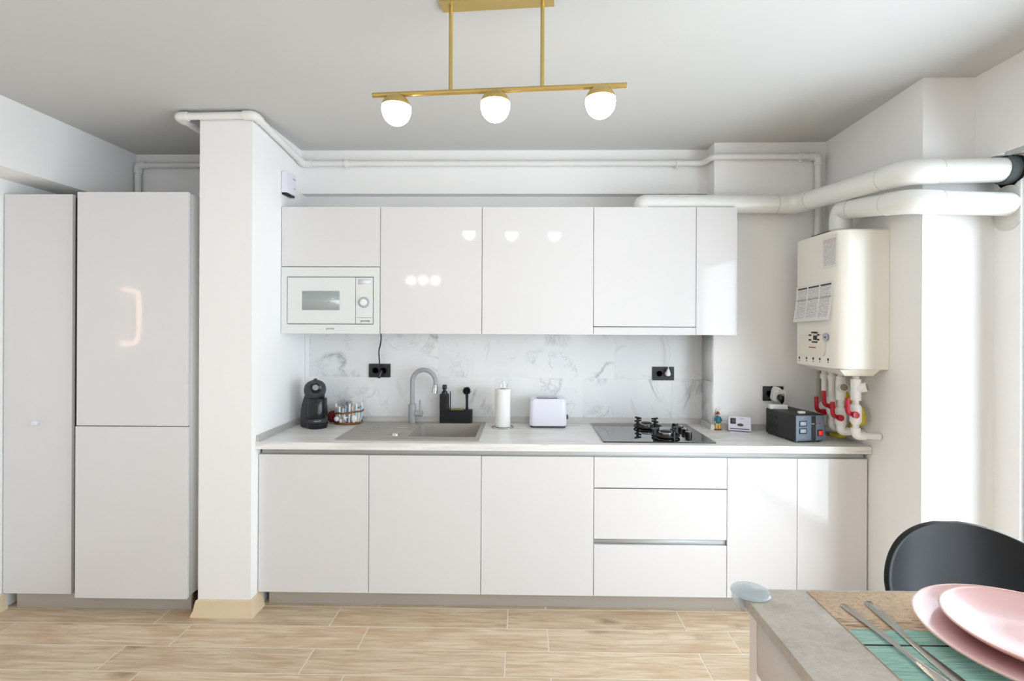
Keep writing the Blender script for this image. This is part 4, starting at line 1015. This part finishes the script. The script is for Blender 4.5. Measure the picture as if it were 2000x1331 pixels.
# figurine
fg = PZ(1403.5, 841, ZT)
f = thing('figurine', 'small painted figurine in teal jacket and yellow trousers', 'figurine', (fg.x, fg.y + 0.012, ZT))
part('base', loft(bmesh.new(), [ell(0, 0, z, a_, b_, 20, 2.2) for z, a_, b_ in ((0, 0.023, 0.017), (0.005, 0.023, 0.017), (0.007, 0.019, 0.013))]), 'fig_brown', f, local=True)
tr_ = bmesh.new()
for s in (-1, 1):
    tube(tr_, [(s * 0.0075, 0, 0.0071), (s * 0.008, 0, 0.012), (s * 0.0085, 0, 0.03), (s * 0.005, 0, 0.045)], [0.006, 0.0075, 0.0085, 0.0085], 10)
part('trousers', tr_, 'fig_yellow', f, local=True)
part('jacket', loft(bmesh.new(), [ell(0, 0, z, a_, b_, 18, 2.2) for z, a_, b_ in ((0.040, 0.012, 0.010), (0.046, 0.017, 0.013), (0.056, 0.0165, 0.013), (0.072, 0.0125, 0.010), (0.081, 0.010, 0.008), (0.085, 0.005, 0.005))]), 'fig_teal', f, local=True)
for s in (-1, 1):
    am = part('sleeve', T([(s * 0.010, 0, 0.079), (s * 0.018, -0.002, 0.066), (s * 0.019, -0.006, 0.053)], [0.0048, 0.0052, 0.0045], 10), 'fig_teal', f, local=True)
    part('hand', blob((s * 0.019, -0.007, 0.049), (0.004, 0.004, 0.005), (8, 6)), 'fig_skin', am, local=True)
part('head', blob((0, -0.001, 0.094), (0.0085, 0.0085, 0.0105)), 'fig_skin', f, local=True)
part('hat', L([(0, 0.097), (0.0125, 0.097), (0.0125, 0.099), (0.0085, 0.100), (0.008, 0.107), (0.0055, 0.110), (0, 0.110)], c=(0, 0, 0), seg=18), 'fig_brown', f, local=True)
part('fishing_rod', T([(-0.020, -0.007, 0.030), (-0.018, -0.006, 0.07), (-0.012, 0, 0.134)], 0.0008, 6), 'twig', f, local=True)
part('wire_loop', T([(0.005 + 0.009 * math.cos(t), 0, 0.128 + 0.009 * math.sin(t)) for t in [2 * math.pi * k / 18 for k in range(19)]] , 0.0007, 6), 'plate_rim', f, local=True)
part('hanger_wire', T([(0.0, 0, 0.108), (0.002, 0, 0.120)], 0.0007, 6), 'plate_rim', f, local=True)

# thermostat
th0 = PZ(1447, 847, ZT)
th = thing('room_thermostat', 'pale lavender digital thermostat leaning on its stand', 'thermostat', (th0.x + 0.004, th0.y + 0.028, ZT), math.radians(-20))
tilt = Matrix.Rotation(math.radians(-14), 4, 'X')
def tl(bm): bmesh.ops.transform(bm, matrix=tilt, verts=bm.verts); bmesh.ops.translate(bm, vec=(0, 0, 0.0045), verts=bm.verts); return bm
tp_body = tl(B(-0.062, 0.062, -0.014, 0.014, 0.004, 0.088, bev=0.006))
part('case', tp_body, 'thermo_plastic', th, local=True)
part('screen', tl(B(-0.050, -0.020, -0.0152, -0.0141, 0.042, 0.076)), 'lcd_dark', th, local=True)
ov = tl(PR([(0.018 * math.cos(t), 0.0085 * math.sin(t)) for t in [2 * math.pi * k / 20 for k in range(20)]], (0.004, -0.0141, 0.038), (1, 0, 0), (0, 0, 1), 0.0012))
part('button', ov, 'lcd_dark', th, local=True)
part('dark_strip', tl(B(-0.052, 0.052, -0.0150, -0.0141, 0.012, 0.017)), 'slot_dark', th, local=True)
part('stand', B(-0.050, 0.060, -0.022, 0.03, 0.0, 0.0045, bev=0.0015), 'thermo_plastic', th, local=True)
part('top_mark', tl(B(0.004, 0.024, -0.0148, -0.0141, 0.0745, 0.0775)), 'printed_grey', th, local=True)

# voltage stabiliser
vst = thing('voltage_stabilizer', 'black metal voltage stabilizer box with blue-grey front and red switch', 'power box', (1.531, 2.878, ZT), math.radians(10))
W2, D2, HH = 0.086, 0.122, 0.150
part('housing', B(-W2, W2, -D2, D2, 0.008, HH, bev=0.003), 'stab_black', vst, local=True)
for sx_ in (-1, 1):
    for sy_ in (-1, 1): part('foot', L([(0, 0), (0.011, 0), (0.012, 0.0078), (0, 0.0078)], c=(sx_ * 0.07, sy_ * 0.105, 0), seg=14), 'rubber', vst, local=True)
fy_ = -D2 - 0.0045
pnl = part('front_panel', B(-W2 + 0.002, W2 - 0.001, fy_, -D2 - 0.0002, 0.010, HH - 0.004, bev=0.001), 'blue_panel', vst, local=True)
part('centre_column', B(0.008, 0.032, fy_ - 0.003, fy_ - 0.0002, 0.012, HH - 0.006, bev=0.001), 'stab_black', pnl, local=True)
part('column_band', B(0.004, 0.036, fy_ - 0.0045, fy_ - 0.0031, 0.098, 0.104), 'steel', pnl, local=True)
for z in (0.102, 0.062):
    mt = part('meter', B(-0.066, -0.020, fy_ - 0.0022, fy_ - 0.0002, z - 0.014, z + 0.016, bev=0.001), 'black_plastic', pnl, local=True)
    part('meter_screen', B(-0.061, -0.025, fy_ - 0.0028, fy_ - 0.0023, z - 0.009, z + 0.012), 'lcd', mt, local=True)
part('printed_line', B(-0.072, 0.002, fy_ - 0.0008, fy_ - 0.0002, 0.0225, 0.0235), 'lcd', pnl, local=True)
part('printed_line', B(-0.056, -0.030, fy_ - 0.0008, fy_ - 0.0002, 0.031, 0.034), 'lcd', pnl, local=True)
part('printed_line', B(-0.054, -0.034, fy_ - 0.0008, fy_ - 0.0002, 0.132, 0.136), 'lcd', pnl, local=True)
sw = part('switch_frame', B(0.044, 0.072, fy_ - 0.003, fy_ - 0.0002, 0.034, 0.068, bev=0.001), 'black_plastic', pnl, local=True)
part('rocker', B(0.048, 0.068, fy_ - 0.006, fy_ - 0.0031, 0.039, 0.063, bev=0.001), 'red_switch', sw, local=True)
part('led', L([(0, 0), (0.004, 0), (0.003, -0.003), (0, -0.0035)], c=(0.058, fy_ - 0.0002, 0.104), axis='Y', seg=12), 'printed_red', pnl, local=True)
for r_i in range(2):
    for c_i in range(3):
        for s_i in range(3):
            part('vent_slot', B(-W2 - 0.0008, -W2 + 0.002, 0.02 + c_i * 0.030, 0.042 + c_i * 0.030, 0.045 + r_i * 0.055 + s_i * 0.008, 0.048 + r_i * 0.055 + s_i * 0.008), 'dark_hole', vst, local=True)
part('carry_handle', T(fillet([(0.02, -0.08, HH), (0.02, -0.08, HH + 0.011), (0.02, 0.09, HH + 0.011), (0.02, 0.09, HH)], 0.01, 4), 0.005, 8), 'brown_mark', vst, local=True)
zt = ZT + HH
pa = PZ(1526, 803, zt)
ad = B(-0.049, 0.049, -0.016, 0.016, 0, 0.026, bev=0.004)
bmesh.ops.rotate(ad, verts=ad.verts, matrix=Matrix.Rotation(math.radians(-8), 3, 'Z')); bmesh.ops.translate(ad, vec=(1.474, 2.94, zt + 0.0003), verts=ad.verts)
single('power_adapter', ad, 'white_plastic', 'white plug block lying on top of the black power box', 'adapter')
ad2 = B(-0.018, 0.018, -0.010, 0.010, 0, 0.013, bev=0.003)
bmesh.ops.rotate(ad2, verts=ad2.verts, matrix=Matrix.Rotation(math.radians(6), 3, 'Z')); bmesh.ops.translate(ad2, vec=(1.527, 2.792, zt + 0.0003), verts=ad2.verts)
single('cable_connector', ad2, 'white_plastic', 'tiny white connector near the front edge of the power box', 'connector')

# ------------------------------------------------------------------ bar table and what is on it
TZ = 1.078
tx0, ty1 = 0.372, 0.874; tx1, ty0 = 1.55, 0.22
tb = thing('bar_table', 'tall bar table with grey stone-look top and pale frame', 'table', ((tx0 + tx1) / 2, (ty0 + ty1) / 2, 0.0))
part('table_top', B(tx0, tx1, ty0, ty1, TZ - 0.019, TZ, bev=0.0012), 'grey_laminate', tb)
ap = bmesh.new()
box(ap, tx0 + 0.014, tx0 + 0.030, ty0 + 0.055, ty1 - 0.036, 0.958, TZ - 0.0195); box(ap, tx1 - 0.030, tx1 - 0.014, ty0 + 0.055, ty1 - 0.055, 0.958, TZ - 0.0195)
for a_, b_ in ((tx0 + 0.014, tx0 + 0.030), (tx1 - 0.030, tx1 - 0.014)): pass
ap1 = B(tx0 + 0.0142, tx0 + 0.030, ty0 + 0.04, ty1 - 0.04, 0.958, TZ - 0.0195); ap.free()
part('apron', ap1, 'table_white', tb); part('apron', B(tx1 - 0.030, tx1 - 0.0142, ty0 + 0.04, ty1 - 0.04, 0.958, TZ - 0.0195), 'table_white', tb)
part('apron', B(tx0 + 0.04, tx1 - 0.04, ty1 - 0.030, ty1 - 0.0142, 0.958, TZ - 0.0195), 'table_white', tb); part('apron', B(tx0 + 0.04, tx1 - 0.04, ty0 + 0.0142, ty0 + 0.030, 0.958, TZ - 0.0195), 'table_white', tb)
for xx in (tx0 + 0.013, tx1 - 0.039):
    for yy in (ty0 + 0.013, ty1 - 0.039): part('leg', B(xx, xx + 0.026, yy, yy + 0.026, 0, TZ - 0.0192, bev=0.001), 'table_white', tb)
# corner guard
def guard_sec(z, s):
    out = []; R0 = 0.030 + s
    cx, cy = tx0 + 0.014, ty1 - 0.014
    for k in range(20):
        t = 2 * math.pi * k / 20; out.append((cx + R0 * math.cos(t), cy + R0 * math.sin(t), z))
    return out
gz = [(TZ + 0.0004, 0.0), (TZ + 0.002, 0.002), (TZ + 0.005, 0.0), (TZ + 0.0065, -0.006)]
gdt = thing('corner_guard', 'translucent silicone guard on the table corner', 'corner guard', (tx0 + 0.01, ty1 - 0.01, TZ))
part('top_pad', loft(bmesh.new(), [guard_sec(z, s) for z, s in gz]), 'guard', gdt)
sd = []
for k in range(9):
    t = math.radians(60 + 150 * k / 8); sd.append((math.cos(t), math.sin(t)))
lw = []
for z in (TZ + 0.0003, TZ - 0.012, TZ - 0.024):
    rr = 0.0295 if z > TZ - 0.02 else 0.024
    lw.append([(tx0 + 0.014 + c_ * rr, ty1 - 0.014 + s_ * rr, z) for c_, s_ in sd] + [(tx0 - 0.0008, ty1 - 0.028, z), (tx0 - 0.0008, ty1 + 0.0008, z), (tx0 + 0.024, ty1 + 0.0008, z)])
skb = loft(bmesh.new(), lw); bmesh.ops.recalc_face_normals(skb, faces=skb.faces)
part('side_skirt', skb, 'guard', gdt)

# placemat (printed), near edge out of frame
pmx0, pmx1, pmy0, pmy1 = 0.484, 0.950, 0.560, 0.866
pmt = sheet(lambda u, v: (pmx0 + (pmx1 - pmx0) * u, pmy0 + (pmy1 - pmy0) * v, TZ + 0.0012), 1, 1, 0.0010)
single('placemat', pmt, 'printed_placemat', 'beach-print placemat with cork sand and teal boards under the plates', 'placemat')
ZM_ = TZ + 0.0014
pcx, pcy = 0.720, 0.702
def plate(name, label, R, z0, h, cx, cy):
    pf = [(0.0, z0 + 0.0015), (R * 0.50, z0 + 0.0015), (R * 0.52, z0), (R * 0.58, z0), (R * 0.60, z0 + 0.003), (R * 0.80, z0 + h * 0.35), (R * 0.94, z0 + h * 0.72), (R * 0.995, z0 + h * 0.95), (R, z0 + h), (R * 0.992, z0 + h + 0.0018), (R * 0.975, z0 + h * 0.98), (R * 0.92, z0 + h * 0.74 + 0.003), (R * 0.78, z0 + h * 0.36 + 0.005), (R * 0.62, z0 + 0.0075), (R * 0.3, z0 + 0.006), (0, z0 + 0.006)]
    t = thing(name, label, 'plate', (cx, cy, z0)); part('dish', L(pf, seg=72, c=(cx, cy, 0)), 'pink_glaze', t, angle=70)
    part('rim_edge', T([(cx + R * 0.997 * math.cos(a_), cy + R * 0.997 * math.sin(a_), z0 + h + 0.0008) for a_ in [2 * math.pi * k / 72 for k in range(73)]], 0.0016, 6), 'plate_rim', t)
plate('dinner_plate', 'large glossy pink dinner plate lying on the placemat', 0.147, ZM_, 0.022, pcx, pcy)
plate('dessert_plate', 'smaller pink plate stacked on the dinner plate', 0.1125, ZM_ + 0.0078, 0.021, pcx + 0.008, pcy + 0.013)

def cutlery(name, label, path, widths, thick, z, head=None):
    """flat bar along path; widths at each point; slightly domed"""
    rings = []
    th_ = thick if isinstance(thick, list) else [thick] * len(path)
    for (x, y, zz), w, thick in zip(path, widths, th_):
        rings.append([(x - w, y, z + zz), (x - w * 0.6, y, z + zz + thick), (x + w * 0.6, y, z + zz + thick), (x + w, y, z + zz), (x + w * 0.6, y, z + zz - thick * 0.2), (x - w * 0.6, y, z + zz - thick * 0.2)])
    bm = loft(bmesh.new(), rings); bmesh.ops.recalc_face_normals(bm, faces=bm.faces); return bm
fk = thing('dinner_fork', 'steel fork lying on the placemat, outermost from the plates', 'fork', (0.525, 0.74, ZM_))
p = [PZ(1645, 1185, ZM_), PZ(1765, 1290, ZM_), PZ(1830, 1331, ZM_)]
path = [(p[0].x, p[0].y, 0.001), (p[0].x + 0.001, p[0].y - 0.004, 0.002), (0.5175, 0.78, 0.004), (0.519, 0.74, 0.006), (0.5205, 0.70, 0.007), (0.5225, 0.682, 0.0065), (0.527, 0.655, 0.006), (0.531, 0.630, 0.004), (0.532, 0.622, 0.003)]
part('handle', cutlery('h', '', path, [0.0045, 0.0058, 0.0052, 0.004, 0.0033, 0.004, 0.0085, 0.0115, 0.0118], 0.003, ZM_), 'steel', fk)
for k in range(4):
    xx = 0.5235 + k * 0.0057; part('tine', T([(xx, 0.626, ZM_ + 0.0045), (xx + 0.001, 0.600, ZM_ + 0.0025), (xx + 0.001, 0.576, ZM_ + 0.006)], [0.0019, 0.0018, 0.0009], 8), 'steel', fk)
kn = thing('table_knife', 'steel table knife lying between the fork and the plates', 'knife', (0.558, 0.74, ZM_))
path = [(0.5595, 0.829, 0.001), (0.559, 0.824, 0.002), (0.557, 0.79, 0.0035), (0.555, 0.755, 0.0034), (0.553, 0.732, 0.0028)]
part('handle', cutlery('h', '', path, [0.005, 0.0062, 0.0066, 0.0058, 0.0045], [0.003, 0.005, 0.0055, 0.004, 0.0018], ZM_), 'steel', kn)
path = [(0.553, 0.7325, 0.0028), (0.5535, 0.70, 0.002), (0.5545, 0.66, 0.0012), (0.555, 0.62, 0.0012), (0.553, 0.605, 0.0012)]
part('blade', cutlery('b', '', path, [0.0045, 0.0062, 0.0088, 0.008, 0.002], 0.0016, ZM_), 'steel', kn)

# bar stool behind the table
stx, sty = 1.105, 1.32
st = thing('bar_stool', 'black shell-back bar stool behind the table', 'stool', (stx, 1.12, 0.0))
rows = []
for k in range(11):
    t = k / 10; rows.append((0.945 + 0.27 * t, 0.765 - 0.028 * math.sin(math.pi * min(t * 0.9, 1)), 0.20 * math.sqrt(max(1 - (max(0.24 - t, 0) / 0.28) ** 2, 0.02)) + 0.012 * t, 0.0))
yb_of = lambda h: 1.215 + 0.115 * (1 - (1 - h) ** 2.2)                  # h: share of the back's height
ZB0, ZB1 = 0.7475, 1.023
for k in range(1, 9):
    t = k / 8; z = ZB0 + (ZB1 - 0.12 - ZB0) * t ** 1.3; rows.append((yb_of(((z - ZB0) / (ZB1 - ZB0)) ** 0.69), z, 0.212 + 0.012 * t, min(t * 1.3, 1)))
for k in range(1, 19):
    ph = math.radians(84.0 * k / 18); z = ZB1 - 0.12 * (1 - math.sin(ph)); rows.append((yb_of(((z - ZB0) / (ZB1 - ZB0)) ** 0.69), z, 0.224 * math.cos(ph), 1.0))
bmst = bmesh.new(); NU = 24; grid = []
for (y, z, w, back) in rows:
    rowv = []
    for i in range(NU + 1):
        u = -1 + 2 * i / NU; curl = abs(u) ** 2.2 * (w / 0.224) ** 2.2
        rowv.append(bmst.verts.new((stx + u * w, y - 0.085 * curl * back, z + 0.045 * curl * (1 - back))))
    grid.append(rowv)
for k in range(len(grid) - 1):
    for i in range(NU): bmst.faces.new((grid[k][i], grid[k][i + 1], grid[k + 1][i + 1], grid[k + 1][i]))
bmesh.ops.recalc_face_normals(bmst, faces=bmst.faces)
so = part('seat_shell', bmst, 'stool_black', st, angle=80)
md = so.modifiers.new('thickness', 'SOLIDIFY'); md.thickness = 0.016; md.offset = 0
md = so.modifiers.new('soft', 'SUBSURF'); md.levels = 1; md.render_levels = 2
for sx_ in (-1, 1):
    for sy_ in (-1, 1):
        part('leg', T([(stx + sx_ * 0.11, 1.10 + sy_ * 0.09, 0.735), (stx + sx_ * 0.20, 1.10 + sy_ * 0.17, 0.001)], [0.016, 0.011], 12), 'leg_wood', st)
zf = 0.30; kx, ky = 0.11 + 0.09 * (0.735 - zf) / 0.734, 0.09 + 0.08 * (0.735 - zf) / 0.734
part('footrest', T(fillet([(stx - kx, 1.10 - ky, zf), (stx + kx, 1.10 - ky, zf), (stx + kx, 1.10 + ky, zf), (stx - kx, 1.10 + ky, zf), (stx - kx, 1.10 - ky, zf)], 0.01, 3), 0.006, 8), 'black_plastic', st)
part('seat_mount', B(stx - 0.12, stx + 0.12, 1.0, 1.2, 0.712, 0.732, bev=0.004), 'black_plastic', st)

# ------------------------------------------------------------------ lamps behind the camera that the glossy doors mirror
rl_ = thing('ceiling_lamp', 'three-globe ceiling lamp mirrored in the wall cabinet beside the microwave', 'lamp', (-1.66, -2.45, CEIL))
part('canopy', L([(0, CEIL - 0.03), (0.10, CEIL - 0.03), (0.10, CEIL), (0, CEIL)], c=(-1.66, -2.45, 0)), 'brass', rl_)
part('stem', T([(-1.66, -2.45, CEIL - 0.03), (-1.66, -2.45, 2.345)], 0.008, 10), 'brass', rl_)
part('crossbar', T([(-1.88, -2.45, 2.345), (-1.44, -2.45, 2.345)], 0.009, 10), 'brass', rl_)
for s in (-0.205, 0.0, 0.205):
    part('opal_globe', blob((-1.66 + s, -2.45, 2.262), (0.08, 0.08, 0.08), (24, 16)), 'opal_soft', rl_)
wlp = thing('wall_light', 'bracket-shaped warm light strip mirrored in the fridge door', 'lamp', (XL + 0.02, 1.74, 1.38))
part('light_tube', T(fillet([(XL + 0.03, 1.815, 1.762), (XL + 0.03, 1.672, 1.762), (XL + 0.03, 1.672, 1.388), (XL + 0.03, 1.815, 1.388)], 0.09, 8), 0.014, 12), 'led_warm', wlp)
part('back_plate', B(XL + 0.0005, XL + 0.016, 1.66, 1.69, 1.40, 1.75), 'white_plastic', wlp)
